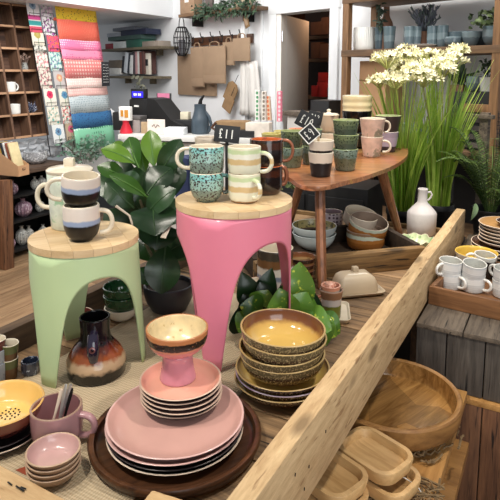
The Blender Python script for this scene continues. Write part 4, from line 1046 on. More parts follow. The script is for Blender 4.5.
def bauble(u, v, z, R, mat, label, tall=1.0, name='glass_ornament'):
    o = thing(name, label, 'ornament', on_cab(u, v, z), 0)
    rb = lambda a, r, zz: (r * (1 + .05 * math.cos(a * 14)), zz)
    b = MB(); b.lathe([(0, 0)] + cat_rom([(R * .45, 0), (R * .85, R * .4 * tall), (R, R * .95 * tall), (R * .8, R * 1.55 * tall), (R * .35, R * 1.9 * tall)], 4) + [(0, R * 1.92 * tall)], 56, mod=rb); b.build('body', mat, o)
    b = MB(); b.lathe([(R * .3, R * 1.9 * tall), (R * .26, R * 2.15 * tall), (R * .42, R * 2.3 * tall), (0, R * 2.3 * tall)], 24); b.build('neck', mat, o)
bauble(23, 205, zc[1] + .01, .068, M['lilac_glass'], 'round lilac ribbed glass ornament on the middle cabinet shelf')
bauble(40, 208, zc[1] + .01, .038, M['clear_glass'], 'small clear glass bud vase on the middle cabinet shelf', 1.3)
bauble(12.5, 193, zc[0] + .01, .045, M['lilac_glass'], 'lilac glass ornament on the upper cabinet shelf near the wooden post', 1.1)
bauble(35, 190, zc[0] + .01, .034, M['clear_glass'], 'clear ribbed glass jar on the upper cabinet shelf', 1.4)
bauble(42, 188, zc[0] + .01, .040, M['clear_glass'], 'wider clear glass jar on the upper cabinet shelf beside the mint jar handle', 1.2)
bauble(22, 240, .071, .050, M['clear_glass'], 'clear ribbed glass ornament on the bottom cabinet shelf', 1.4)
bauble(29, 236, .071, .042, M['clear_glass'], 'smaller clear glass ornament next to the ribbed one on the bottom shelf', 1.5)
bauble(43, 230, .071, .040, M['clear_glass'], 'clear glass bud vase low in the cabinet behind the green stool', 1.3)
bauble(11, 246, .071, .036, M['lilac_glass'], 'pinkish glass ornament low in the cabinet beside the wooden post', 1.2)
# wooden post in front
p = D(4.5, 230, 4.15); o = MB(); o.box((0, 0, .345), (.085, .07, .69), bevel=.006)
o = o.build('wooden_post', M['redwood'], loc=(p.x, p.y, 0), rot=(0, .045, RL)); tag(o, 'brown wooden post at the end of the black ornament cabinet', 'post')
# pigeonholes leaning against the wall
lean = math.radians(-9); PW = -3.93
q = LP(48, 134, PW); ph = thing('pigeonhole_unit', 'dark wooden pigeonhole shelving with white mugs, leaning against the wall', 'shelving', q, 0, None, (lean, 0, RL))
cw, chh, ncol, nrow, dp = .172, .186, 5, 6, .13
W_, H_ = cw * ncol, chh * nrow
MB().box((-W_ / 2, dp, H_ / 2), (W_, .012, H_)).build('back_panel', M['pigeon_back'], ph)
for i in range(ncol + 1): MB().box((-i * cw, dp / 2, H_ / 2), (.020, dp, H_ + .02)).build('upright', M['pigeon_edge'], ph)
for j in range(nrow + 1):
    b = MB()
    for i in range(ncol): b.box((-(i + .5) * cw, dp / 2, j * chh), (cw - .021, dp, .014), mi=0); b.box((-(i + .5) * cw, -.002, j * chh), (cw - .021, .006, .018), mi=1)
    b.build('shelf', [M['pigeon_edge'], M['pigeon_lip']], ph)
PM = Matrix.Translation(q) @ Euler((lean, 0, RL)).to_matrix().to_4x4()
def pig(col, row, dx=0, dy=.06): return PM @ Vector((-(col + .5) * cw + dx, dy, row * chh + .0075))
for (c_, r_, dx, lb, ang) in ((1, 1, .0, 'white mug in the lowest filled pigeonhole', PI), (1, 2, -.01, 'white mug in the middle pigeonhole with its handle showing', 0), (1.9, 4, .0, 'white mug in the highest pigeonhole in view, handle towards the cards', 0)):
    p = pig(c_, r_, dx); mug('mug', lb, p, .046, .092, M['white_gloss'], M['white_gloss'], kind='straight', hd=dict(ang=ang, out=.034, r=.007), rot=(0, 0, RL))
p = pig(0, 1, -.02); b = MB()
for k in range(26): b.leaf((0, 0, .01), (uni(-.06, .06), uni(-.05, .03), uni(.03, .11)), .018, (0, -1, .3), .1)
q2 = b.build('trinket', dots('navy_white_trinket', S(60, 66, 92), S(206, 210, 220), 90, .3), loc=p, rot=(0, 0, RL)); tag(q2, 'navy and white trinket in the lowest pigeonhole by the cards', 'ornament')
def vase_flowers(p, label, cm, seed):
    o = thing('flower_vase', label, 'vase', p, RL)
    vessel('vase', [(0, 0), (.026, 0), (.03, .03), (.022, .06), (.026, .07)], .003, [M['clear_glass']] * 3, o, seg=20)
    b = MB()
    for k in range(24): e = Vector((uni(-.05, .05), uni(-.03, .03), uni(.09, .145))); b.tube([(0, 0, .04), e * .6, e], .0014, 4); b.leaf(e, e + Vector((uni(-.02, .02), uni(-.02, .02), .015)), .014, (0, -1, .4), .1)
    b.build('dried_flowers', cm, o)
vase_flowers(pig(0, 3), 'little glass vase of dried flowers in a pigeonhole beside the cards', plain('dried_mauve', S(140, 116, 104), .8, var=.4), 1)
vase_flowers(pig(2, 5, .03), 'little vase of dried mauve flowers in an upper pigeonhole', plain('dried_purple', S(90, 70, 84), .8, var=.4), 2)

# greeting-card rack
def art(name, bg, a_, b_, kind):
    t = NT(name); sep = t.n('ShaderNodeSeparateXYZ'); t.l(t.obj(), sep.inputs[0]); c = bg
    if kind == 'spot':
        ln = t.n('ShaderNodeVectorMath', operation='LENGTH'); mp = t.n('ShaderNodeMapping'); mp.inputs['Location'].default_value = (0, 0, -.09); t.l(t.obj(), mp.inputs['Vector']); mp.inputs['Scale'].default_value = (1, 0, 1); t.l(mp.outputs[0], ln.inputs[0])
        n = t.noise(t.obj(), 70, 3); d = t.math('ADD', ln.outputs['Value'], t.math('MULTIPLY', t.math('SUBTRACT', n, .5), .025))
        c = t.mix(t.math('LESS_THAN', d, .034), c, a_); c = t.mix(t.math('LESS_THAN', d, .013), c, b_)
        st_ = t.math('MULTIPLY', t.math('LESS_THAN', t.math('ABSOLUTE', sep.outputs[0]), .003), t.math('LESS_THAN', sep.outputs[2], .06)); c = t.mix(st_, c, S(90, 130, 90))
    elif kind == 'bloom':
        n = t.noise(t.obj(), 38, 3); c = t.mix(t.ramp(n, [(.52, (0, 0, 0, 1)), (.56, (1, 1, 1, 1))]), bg, a_)
        mp = t.n('ShaderNodeMapping'); mp.inputs['Location'].default_value = (3, 1, 2); t.l(t.obj(), mp.inputs['Vector']); n = t.noise(mp.outputs[0], 42, 3); c = t.mix(t.ramp(n, [(.57, (0, 0, 0, 1)), (.61, (1, 1, 1, 1))]), c, b_)
    else:
        z = t.math('DIVIDE', sep.outputs[2], .15)
        c = t.ramp(z, [(0, a_), (.3, a_), (.31, bg), (.36, bg), (.37, b_), (.62, b_), (.63, bg), (.68, bg), (.69, S(214, 84, 150)), (1, S(214, 84, 150))], 'CONSTANT')
    t.col(c); return t.pr(.6)
CR_, GY_ = S(226, 220, 208), S(206, 202, 196)
cards = [(34, 3, 16, 'white card with a small blue motif, top of the rack', art('card_art_blue', S(230, 230, 232), S(150, 176, 200), S(90, 120, 150), 'spot')),
 (47.5, 2.5, 16, 'lilac floral card at the top of the rack by the gift wrap', art('card_art_lilac', S(214, 208, 214), S(186, 150, 186), S(140, 170, 150), 'bloom')),
 (36.5, 16, 32, 'card striped in pink, teal and red', art('card_art_stripe', S(232, 226, 220), S(212, 82, 104), S(60, 160, 160), 'stripe')),
 (50, 18, 35, 'white card with black and purple leaves, below the lilac floral one', art('card_art_black', S(226, 224, 226), S(56, 52, 60), S(176, 90, 170), 'bloom')),
 (39, 33, 45, 'card with a large gold disc', art('card_art_gold', S(222, 214, 196), S(176, 160, 84), S(186, 172, 100), 'spot')),
 (54.5, 36, 51, 'card crowded with bright pink and orange flowers', art('card_art_pink', S(214, 80, 120), S(226, 120, 70), S(120, 70, 130), 'bloom')),
 (41, 45, 53, 'pale card with black berries tucked under the gold disc card', art('card_art_berry', S(216, 212, 200), S(60, 60, 62), S(120, 124, 110), 'bloom')),
 (43.5, 52, 70, 'cream card with pink blossom sprigs', art('card_art_sprig', S(224, 216, 204), S(206, 116, 130), S(140, 150, 130), 'bloom')),
 (57, 53, 71, 'mint card with blue-green flowers', art('card_art_mint', S(200, 218, 208), S(80, 150, 150), S(120, 100, 150), 'bloom')),
 (47, 71, 88, 'beige card with a brown and pink vase picture', art('card_art_vase', S(214, 204, 190), S(110, 80, 80), S(200, 120, 130), 'bloom')),
 (61, 71, 88, 'grey card with a peach flower', art('card_art_peach', S(186, 180, 178), S(206, 150, 120), S(226, 200, 150), 'spot')),
 (51.5, 89, 105, 'cream card with one big crimson bloom', art('card_art_crimson', S(226, 220, 206), S(206, 50, 90), S(170, 30, 70), 'spot')),
 (66, 89, 105, 'cream card with a slim blue flower', art('card_art_bluebell', S(222, 216, 200), S(90, 140, 170), S(70, 110, 150), 'spot')),
 (55, 107, 124, 'cream card with a teal caption and beige drawing', art('card_art_teal', S(226, 220, 206), S(196, 184, 160), S(70, 160, 150), 'bloom')),
 (69, 107, 123, 'cream card with a red poinsettia', art('card_art_poin', S(224, 218, 204), S(206, 60, 76), S(70, 140, 120), 'bloom')),
 (60, 125, 142, 'white card with blue birds in the bottom row', art('card_art_bird', S(222, 224, 222), S(110, 150, 180), S(70, 90, 120), 'spot')),
 (72.5, 122, 139, 'kraft card with a pink rosette in the bottom row', art('card_art_rosette', S(178, 158, 132), S(200, 90, 120), S(110, 60, 60), 'spot'))]
CWALL = -3.80
pr_ = LP(64, 148, CWALL); rack = thing('card_rack', 'dark wire rack of greeting cards leaning beside the pigeonholes', 'card rack', pr_, 0, None, (lean, 0, RL))
RM_ = Matrix.Translation(pr_) @ Euler((lean, 0, RL)).to_matrix().to_4x4(); RI = RM_.inverted()
def on_rack(u, v):          # local x, z on the leaning rack plane
    r = ray(u, v); o_ = RI @ CAM; d_ = RI.to_3x3() @ r; k = -o_.y / d_.y; return (o_ + d_ * k).x, (o_ + d_ * k).z
b = MB()
for x in (-.145, -.005, .135): b.tube([(x, .016, -.05), (x, .016, 1.10)], .004, 6)
b.build('upright_wire', M['dark_iron'], rack)
for (u, y0, y1, lb, m_) in cards:
    xa, zb = on_rack(u, y1); _, zt = on_rack(u, y0); h = zt - zb
    b = MB(); b.box((0, 0, h / 2), (.126, .003, h + .012)); c = b.build('greeting_card', m_, loc=RM_ @ Vector((xa, 0, zb)), rot=(lean, 0, RL), smooth=False)
    tag(c, lb + ' on the card rack' if len(lb.split()) < 12 and 'rack' not in lb else lb, 'greeting card', 'greeting cards on the wire rack')
    wb = MB(); wb.tube([(xa - .056, .012, zb - .003), (xa - .056, -.012, zb - .003), (xa - .056, -.012, zb + .022), (xa + .056, -.012, zb + .022), (xa + .056, -.012, zb - .003), (xa + .056, .012, zb - .003)], .0022, 5); wb.build('card_pocket', M['dark_iron'], rack)

# gift-wrap rack
GW = -3.84; g0 = LP(84, 150, GW)
gl = math.radians(-6); gr_ = thing('gift_wrap_rack', 'white-framed stand of hanging gift wrap sheets', 'rack', g0, 0, None, (gl, 0, RL))
GM = Matrix.Translation(g0) @ Euler((gl, 0, RL)).to_matrix().to_4x4(); GI = GM.inverted()
def on_g(u, v): r = ray(u, v); o_ = GI @ CAM; d_ = GI.to_3x3() @ r; k = -o_.y / d_.y; q = o_ + d_ * k; return q.x, q.z
xr = on_g(106, 110)[0]; xl = xr - .50
MB().box((xr + .012, .035, .32), (.035, .02, 1.50), bevel=.003).build('side_frame', M['white_paint'], gr_)
MB().box((xl - .012, .035, .32), (.035, .02, 1.50), bevel=.003).build('side_frame', M['white_paint'], gr_)
MB().box(((xl + xr) / 2, .06, .35), (xr - xl, .01, 1.4)).build('back_panel', M['white_paint'], gr_)
b = MB(); b.tube([(xr + .02, .02, .38), (xr + .03, -.1, .28), (xr + .17, -.05, -.05)], .012, 6, 2.2); b.build('foot', M['white_paint'], gr_)
wr = [(4.5, 'yellow gift wrap with small dark sprigs, top of the stand', dots('wrap_yellow', S(240, 206, 60), S(150, 120, 40), 42, .2)),
 (21, 'orange-coral gift wrap with fine stripes', dots('wrap_coral', S(244, 112, 92), S(250, 150, 120), 50, .2, .7, .2, (1, 1, 3))),
 (40, 'bright pink gift wrap with a white pattern', dots('wrap_pink', S(240, 124, 166), S(250, 206, 220), 46, .3, .7, .1)),
 (50, 'pink gift wrap with deeper pink figures, folded below the bright one', dots('wrap_pink_deep', S(244, 140, 170), S(220, 90, 140), 46, .28, .7, .3)),
 (59, 'salmon gift wrap with pale diamond dots', dots('wrap_salmon', S(232, 132, 130), S(248, 206, 196), 30, .3, .7, 0)),
 (77, 'pale blush gift wrap with a faint pattern', dots('wrap_blush', S(240, 204, 196), S(248, 230, 220), 40, .3, .7, .2)),
 (87, 'dusty pink gift wrap with a faint pattern, above the grey one', dots('wrap_dusty', S(228, 178, 172), S(240, 200, 190), 40, .3, .7, .2)),
 (94.5, 'pale blue-grey gift wrap with fine leaves', dots('wrap_grey', S(196, 206, 208), S(130, 150, 160), 50, .25, .7, .3)),
 (111, 'deep blue gift wrap with a darker fleck', dots('wrap_blue', S(56, 112, 160), S(36, 70, 120), 60, .3)),
 (126, 'mint green gift wrap with a white and green check', dots('wrap_mint', S(136, 206, 168), S(226, 240, 230), 34, .3, .7, 0, (1, 1, .6), S(50, 120, 90)))]
for i, (y, lb, m_) in enumerate(wr):
    zt = on_g(90, y)[1]; zb = on_g(90, (wr[i + 1][0] + 1.5) if i + 1 < len(wr) else 148)[1]; dy = -.012 - .006 * i if i else -.012
    b = MB(); n = 10; rows = []
    prof = [(0.04, zt - .02)] + [(.02 * math.cos(PI * k / 6) + dy + .02, zt - .02 + .02 * math.sin(PI * k / 6)) for k in range(7)] + [(dy - .003, zt - .06), (dy - .006, zb)]
    for (yy, zz) in prof: rows.append([b.bm.verts.new((xl + (xr - xl) * k / 8, yy + .003 * math.sin(k * 1.1 + i), zz)) for k in range(9)])
    for r_ in range(len(rows) - 1):
        for k in range(8): b.face((rows[r_][k], rows[r_][k + 1], rows[r_ + 1][k + 1], rows[r_ + 1][k]))
    s_ = b.build('gift_wrap', m_, loc=g0, rot=(gl, 0, RL)); md = s_.modifiers.new('thick', 'SOLIDIFY'); md.thickness = .0012
    tag(s_, lb + ' on the gift wrap stand' if len(lb.split()) < 9 else lb, 'gift wrap', 'gift wrap sheets on the white stand')
# little chalkboard hanging at its side
p = LP(105.5, 74, -3.74); o = thing('chalkboard', 'small narrow chalkboard of white writing at the edge of the gift wrap', 'sign', p, RL)
MB().box((0, 0, 0), (.098, .008, .225), bevel=.002).build('board', M['slate'], o)
b = MB()
for k in range(7):
    z = .085 - k * .027; x = -.036
    while x < .03:
        l = uni(.008, .018); b.tube([(x, -.0055, z), (x + l * .5, -.0055, z + uni(-.004, .006)), (x + l, -.0055, z)], .0014, 4); x += l + .006
b.build('lettering', M['chalk'], o)
# greenery garland, crinkled plastic, silver bowl and magazine file on the counter
M['euc'] = leafmat('grey_green_leaves', S(70, 104, 84), S(140, 168, 148), .6)
def bushy(name, label, p, n, sx, sy, sz, ll, mat, cat='plant', shape='ovate', lw=.5):
    o = thing(name, label, cat, p, RL); b = MB()
    for k in range(n):
        c = Vector((uni(-sx, sx), uni(-sy, sy), uni(0.01, sz))); d = Vector((uni(-1, 1), uni(-1, .6), uni(-.3, 1))).normalized() * ll * uni(.6, 1.2)
        b.leaf(c, c + d, ll * lw, (uni(-.5, .5), -1, .6), .1, .15, 4, shape)
    b.build('foliage', mat, o)
    b = MB()
    for k in range(max(6, n // 14)): e = Vector((uni(-sx, sx), uni(-sy, sy), uni(.3, .95) * sz)); b.tube([(e.x * .4, e.y * .4, 0), e * .6, e], .003, 5)
    b.build('stem', plain(name + '_stem', S(70, 76, 52), .8), o)
    return o
bushy('eucalyptus_garland', 'grey-green leafy sprigs in front of the mint gift wrap', LP(86, 163, -3.72) * 1, 190, .26, .06, .23, .045, M['euc'])
t = NT('clear_plastic'); t.b.inputs['Base Color'].default_value = (.85, .87, .9, 1); t.b.inputs['Alpha'].default_value = .55; M['plastic'] = t.pr(.12, coat=.5)
p = LP(47, 165, -4.02); b = MB(); g = []
for j in range(9):
    g.append([b.bm.verts.new((-.36 + .72 * i / 18, uni(-.03, .03) - .02 * j * .3, .0 + .19 * j / 8 + uni(-.012, .012))) for i in range(19)])
for j in range(8):
    for i in range(18): b.face((g[j][i], g[j][i + 1], g[j + 1][i + 1], g[j + 1][i]))
s_ = b.build('plastic_wrap', M['plastic'], loc=(p.x, p.y, cz + .012), rot=(0, 0, RL), ang=10); md = s_.modifiers.new('thick', 'SOLIDIFY'); md.thickness = .001
tag(s_, 'crumpled clear plastic wrapping standing below the pigeonholes', 'plastic wrap')
M['hammered'] = speckled('silver_mottled_glass', S(150, 150, 152), S(214, 214, 214), 60, .5, .2, .5)
p = on_cab(36, 166, cz + .002, -3.93); dish('bowl', 'silvery ribbed glass bowl on the counter beside the magazine file', p, .098, .105, M['hammered'], M['hammered'], kind='round', t=.006, mod=lambda a, r, z: (r * (1 + .02 * math.cos(a * 16)), z))
p = P(24, 175.5, cz + .001); FR = RT + .1; mf = thing('magazine_file', 'brown kraft card magazine file holding books at the counter end', 'magazine file', p, FR)
b = MB(); L = .24
b.box((0, 0, .04), (.004, .105, .08)); b.box((-L / 2, 0, .002), (L, .105, .004)); b.box((-L, 0, .09), (.004, .105, .18))
for s in (-1, 1):
    vs = [(-L, s * .0525, 0), (0, s * .0525, 0), (0, s * .0525, .08), (-L * .8, s * .0525, .18), (-L, s * .0525, .18)]
    a1 = [b.bm.verts.new((x, y - .0015, z)) for x, y, z in vs]; a2 = [b.bm.verts.new((x, y + .0015, z)) for x, y, z in vs]
    b.face(a1); b.face(a2[::-1])
    for i in range(5): b.face((a1[i], a1[(i + 1) % 5], a2[(i + 1) % 5], a2[i]))
b.build('body', M['card'], mf, smooth=False)
b = MB(); b.tube([(.0035, -.014, .045), (.0035, -.014, .058), (.0035, .014, .058), (.0035, .014, .045), (.0035, -.014, .045)], .0016, 5); b.build('label_mark', M['dark_iron'], mf)
for i, (c_, lb) in enumerate(((S(196, 160, 70), 'ochre-spined book nearest the wall in the magazine file'), (S(36, 38, 48), 'dark book in the magazine file'), (S(224, 222, 214), 'white book in the magazine file'), (S(140, 74, 52), 'rust-brown book in the magazine file'), (S(214, 196, 150), 'cream book at the front of the magazine file'))):
    bb_ = MB(); bb_.box((0, 0, .125), (.012, .094, .25), bevel=.0015)
    loc = Matrix.Translation(p) @ Matrix.Rotation(FR, 4, 'Z') @ Vector((-.135 + .026 * i, 0, .007)); k_ = bb_.build('book', plain('book_cover', c_, .6), loc=loc, rot=(0, -.28, FR)); tag(k_, lb, 'book')

# ------------------------------------------------------------------ back wall
def wall_thing(name, label, cat, u, v, off, group=None): return thing(name, label, cat, BW(u, v, off), RB, group)
def bx(u0, u1, v, off): return (BW(u1, v, off) - BW(u0, v, off)).length
# two book shelves in the corner
M['grey_shelf'] = wood('grey_brown_shelf', S(84, 76, 60), S(128, 116, 94), 'X', 1.0, .6, .2, .1)
for (u0, u1, v, lb, nm) in ((100, 158.5, 47, 'upper corner shelf carrying flat piles of books', 'u'), (100, 151.5, 75.5, 'lower corner shelf holding a row of upright books', 'l')):
    off = .26; a_, c_ = BW(u0, v, off), BW(u1, v, off); Lw = (c_ - a_).length; z = BW((u0 + u1) / 2, v, off).z
    o = thing('book_shelf', lb, 'shelf', (a_.x, a_.y, z - .02), RB)
    MB().box((Lw / 2, off / 2 - .002, .0), (Lw, off - .006, .028), bevel=.003).build('board', M['grey_shelf'], o)
    for s in (.3, Lw - .3): MB().box((s, off - .05, -.045), (.02, .08, .06)).build('bracket', M['grey_shelf'], o)
z1 = BW(129, 47, .26).z - .004; z2 = BW(126, 75.5, .26).z - .004
def bookflat(u0, u1, z, h, c, lb, off=.23, d=.19, name='book', rz=0):
    a_, c_ = BW(u0, 40, off), BW(u1, 40, off); Lw = (c_ - a_).length; m_ = (a_ + c_) / 2
    b = MB(); b.box((0, d / 2, h / 2), (Lw, d, h), bevel=.002); q = b.build(name, plain('book_cover', c, .6), loc=(m_.x, m_.y, z), rot=(0, 0, RB + rz)); tag(q, lb, 'book' if name == 'book' else 'box'); return z + h + .0015
zz_ = z1
bookflat(105, 112, z1, .06, S(150, 50, 60), 'red book lying at the gift-wrap end of the upper corner shelf')
bookflat(113, 125.5, z1, .075, S(214, 220, 218), 'white box file front on the upper corner shelf', name='box_file')
bookflat(126, 140, z1, .085, S(44, 96, 80), 'dark green box on the upper corner shelf', name='storage_box')
zq = z1 + .089
zq = bookflat(108, 141, zq, .045, S(66, 92, 86), 'grey-green book lying on the boxes on the upper shelf')
bookflat(121, 146, zq, .058, S(38, 46, 72), 'navy book with white lettering on top of the upper shelf pile')
bookflat(107, 120, zq, .042, S(170, 176, 186), 'pale blue-grey book leaning on the pile on the upper shelf')
bookflat(113, 134, zq + .06, .035, S(120, 124, 134), 'grey book topmost on the upper corner shelf')
bookflat(142, 158, z1, .055, S(150, 138, 126), 'grey-brown file lying at the open end of the upper shelf', d=.16)
u = 116.0
specs = [(2.2, .19, S(40, 42, 48), 'black'), (3.4, .235, S(216, 222, 228), 'pale blue'), (2.2, .22, S(52, 56, 66), 'charcoal'), (3.4, .21, S(226, 226, 224), 'light grey'), (2.4, .235, S(80, 70, 76), 'plum grey'), (2.2, .245, S(196, 150, 150), 'dusty pink'), (1.8, .25, S(222, 220, 214), 'white'), (2.2, .24, S(112, 60, 52), 'maroon'), (2.2, .25, S(90, 60, 56), 'brown')]
u = 121.0
for i, (du, h, c, nm) in enumerate(specs):
    a_ = BW(u, 70, .22); b_ = BW(u + du, 70, .22); w = (b_ - a_).length
    b = MB(); b.box((0, .08, h / 2), (w * .94, .16, h), bevel=.002); tl_ = -.22 if i < 3 else (-.08 if i < 5 else 0)
    q = b.build('book', plain('book_cover', c, .6), loc=(a_.x + (b_.x - a_.x) / 2, a_.y + (b_.y - a_.y) / 2, z2 + .016 + (.018 if i < 3 else .006)), rot=(0, -tl_ if False else tl_ * -1, RB)); tag(q, f'{nm} book in the upright row on the lower corner shelf', 'book'); u += du + .12
a_ = BW(146.5, 64, .20); b = MB(); b.box((0, .02, .115), (.085, .03, .23), bevel=.002); q = b.build('book', plain('book_cover_cream', S(214, 206, 192), .6), loc=(a_.x, a_.y, z2 + .016), rot=(.0, 0, RB))
tag(q, 'cream book facing out with a dark picture on the lower corner shelf', 'book'); b = MB(); b.box((0, .003, .13), (.045, .004, .07)); b.build('cover_picture', M['slate'], q)
bookflat(109, 119, z2 + .016, .07, S(222, 220, 214), 'white carton at the gift-wrap end of the lower corner shelf', name='carton')
bookflat(108, 120, z2 + .09, .09, S(110, 98, 84), 'brown oddments box on the white carton on the lower shelf', name='storage_box')

# wire lantern
p = BW(182, 56, .10); h_ = BW(182, 27, .10).z - p.z
ln = thing('wire_lantern', 'dark oval wire lantern hanging on the back wall', 'lantern', p, RB)
Rl = .085
prof = [(.4, 0), (.78, .18), (1, .45), (.95, .7), (.62, .95), (.45, 1)]
pr2 = cat_rom([(r * Rl, z * h_) for r, z in prof], 4)
b = MB()
for k in range(16): a = 2 * PI * k / 16; b.tube([(r * math.cos(a), r * math.sin(a), z) for r, z in pr2], .0035, 5)
b.build('rib_wire', M['dark_iron'], ln)
b = MB()
for k in range(2, len(pr2), 3): r, z = pr2[k]; b.tube([(r * math.cos(2 * PI * j / 24), r * math.sin(2 * PI * j / 24), z) for j in range(25)], .003, 5)
b.lathe([(0, 0), (.4 * Rl, 0), (.4 * Rl, .012), (0, .012)], 24); b.build('hoop', M['dark_iron'], ln)
b = MB(); b.tube([(.045 * math.cos(PI * j / 10), 0, h_ + .11 * math.sin(PI * j / 10)) for j in range(11)], .005, 6); b.build('handle', M['dark_iron'], ln)
b = MB(); b.lathe([(0, .012), (.034, .012), (.036, .16), (.032, .165), (0, .165)], 24); b.build('glass_holder', plain('smoky_glass', S(90, 90, 94), .1), ln)

# hook rail and kraft bags
a_, c_ = BW(192.5, 42, .012), BW(253.5, 38.5, .012); Lr = (c_ - a_).xy.length; zr = (a_.z + c_.z) / 2 
rl = thing('hook_rail', 'dark wooden rail of black hooks on the back wall', 'hook rail', (a_.x, a_.y, zr), RB)
MB().box((Lr / 2, -.006, 0), (Lr, .022, .085), bevel=.004).build('rail', M['walnut'], rl)
for u in (193.5, 203, 213, 222.5, 232.5, 242):
    x = (BW(u, 40, .03) - a_).xy.dot(BE.xy); b = MB(); b.tube([(x, -.018, .05), (x, -.022, .0), (x, -.03, -.015), (x, -.06, -.01), (x, -.068, .02)], .005, 6); b.tube([(x, -.018, .03), (x, -.045, .05), (x, -.055, .085)], .005, 6); b.build('hook', M['black'], rl)
def bag(u0, u1, v0, v1, off, lb, flap=True, m_='kraft', tilt=0, handles=True, dep=.012):
    p0, p1 = BW(u0, v0, off), BW(u1, v0, off); w = (p1 - p0).xy.length; zt = BW((u0 + u1) / 2, v0, off).z; zb = BW((u0 + u1) / 2, v1, off).z; h = zt - zb
    m = (p0 + p1) / 2; o = thing('paper_bag', lb, 'paper bag', (m.x, m.y, zb), 0, None, (0, tilt, RB))
    b = MB(); b.box((0, 0, h / 2), (w, dep, h), bevel=.002); b.build('body', M[m_], o)
    if flap:
        b = MB(); b.box((0, -dep / 2 - .003, h * .12), (w * .98, .004, h * .2), bevel=.001); b.build('folded_base', M[m_], o)
    if handles:
        for yy in (-.004, .004):
            b = MB(); b.tube([(-w * .22, yy, h - .01), (-w * .2, yy, h + .025), (-w * .1, yy, h + .04), (w * .1, yy, h + .04), (w * .2, yy, h + .025), (w * .22, yy, h - .01)], .004, 6); b.build('handle', M['kraft'], o)
    return o
bag(203.5, 225.5, 46, 83.5, .115, 'large kraft paper bag hanging in front at the middle of the rail')
bag(191.5, 204, 47, 87, .085, 'kraft paper bag beside the large one, nearest the lantern', tilt=-.03)
bag(223, 234.5, 42, 65.5, .085, 'kraft paper bag between the large one and the small square one')
bag(233, 250, 38, 61, .12, 'small square kraft paper bag at the door end of the rail', flap=False)
# brown board behind the bags
p0, p1 = BW(178, 56, .02), BW(216, 56, .02); w = (p1 - p0).xy.length; zt, zb = BW(190, 54, .02).z, BW(190, 95, .02).z; m = (p0 + p1) / 2
b = MB(); b.box((0, 0, (zt - zb) / 2), (w, .02, zt - zb), bevel=.002); q = b.build('brown_board', M['kraft'], loc=(m.x, m.y, zb), rot=(0, 0, RB)); tag(q, 'big flat brown paper parcel against the wall behind the bags and lantern', 'parcel')

# high shelf with greenery
a_, c_ = BW(178, 14, .2), BW(253, 6, .2); Lw = (c_ - a_).xy.length; zh = BW(215, 11.5, .2).z
hs_ = thing('garland_shelf', 'high wall shelf trimmed with greenery above the hook rail', 'shelf', (a_.x, a_.y, zh), RB)
MB().box((Lw / 2, .098, 0), (Lw, .19, .03), bevel=.003).build('board', M['shelf_wood'], hs_)
for s in (.15, Lw - .2): MB().box((s, .13, -.06), (.025, .12, .09)).build('bracket', M['dark_iron'], hs_)
M['garland'] = leafmat('dark_garland_leaves', S(34, 52, 36), S(66, 92, 62), .6)
b = MB(); 
for k in range(420):
    x = uni(.28, Lw + .04); c = Vector((x, uni(-.03, .04), uni(-.05, .07))); d = Vector((uni(-1, 1), uni(-1, .3), uni(-1, .9))).normalized() * uni(.03, .07); b.leaf(c, c + d, .02, (uni(-.5, .5), -1, .4), .1, .15, 4)
g_ = b.build('leaf_garland', M['garland'], loc=(a_.x, a_.y, zh), rot=(0, 0, RB)); tag(g_, 'dark green leaf garland along the front of the high shelf', 'garland')
def hbox(u0, u1, h, c, lb, off=.19, nm='box', dd=.1, m_=None):
    p0, p1 = BW(u0, 5, off), BW(u1, 5, off); w = (p1 - p0).xy.length; m = (p0 + p1) / 2
    b = MB(); b.box((0, dd / 2, h / 2), (w, dd, h), bevel=.004); q = b.build(nm, m_ or plain('high_shelf_item', c, .7), loc=(m.x, m.y, zh + .017), rot=(0, 0, RB)); tag(q, lb, nm.replace('_', ' ')); return q
q = hbox(180, 194, .26, S(150, 122, 96), 'brown cardboard box at the bulkhead end of the high shelf', nm='box'); b = MB(); b.box((-.0, -.003, .14), (.06, .006, .07)); b.build('box_label', M['paper'], q)
hbox(205, 212, .2, S(96, 84, 80), 'dark grey carton amid the garland on the high shelf')
hbox(214, 220, .14, S(190, 190, 190), 'small pale grey carton amid the garland on the high shelf', nm='carton')
hbox(234, 244, .22, S(200, 178, 150), 'pale picture box with a dark drawing on the high shelf', nm='picture_box')
p = BW(248, 28, .16); o = thing('hanging_tag', 'brown tag hanging on a string from the high shelf end', 'tag', p, 0, None, (0, -.35, RB))
MB().box((0, 0, .06), (.06, .006, .11), bevel=.002).build('tag_card', M['crate'], o); b = MB(); b.tube([(0, 0, .11), (.01, .02, .24)], .003, 5); b.build('string', M['dark_iron'], o)
b = MB(); b.box((0, -.004, .06), (.034, .003, .07)); b.build('tag_print', M['kraft'], o)

# aprons / white rolls and brown boards hanging below
M['linen'] = plain('white_linen', S(216, 212, 206), .9, var=.05, scale=8)
M['brown_cloth'] = plain('brown_cloth', S(132, 100, 72), .9)
def cloth(u0, u1, v0, v1, off, lb, m_, tilt=0, taper=.6, nm='apron'):
    p0, p1 = BW(u0, v0, off), BW(u1, v0, off); w = (p1 - p0).xy.length; zt = BW((u0 + u1) / 2, v0, off).z; zb = BW((u0 + u1) / 2, v1, off).z; h = zt - zb; m = (p0 + p1) / 2
    b = MB(); g = []
    for j in range(9):
        k = .82 + .18 * (j / 8); g.append([b.bm.verts.new((-w / 2 * k + w * k * i / 12, .006 * math.sin(i * 1.1 + j * .1), h - h * j / 8)) for i in range(13)])
    for j in range(8):
        for i in range(12): b.face((g[j][i], g[j][i + 1], g[j + 1][i + 1], g[j + 1][i]))
    q = b.build(nm, m_, loc=(m.x, m.y, zb), rot=(0, tilt, RB)); md = q.modifiers.new('thick', 'SOLIDIFY'); md.thickness = .012; tag(q, lb, nm.replace('_', ' '))
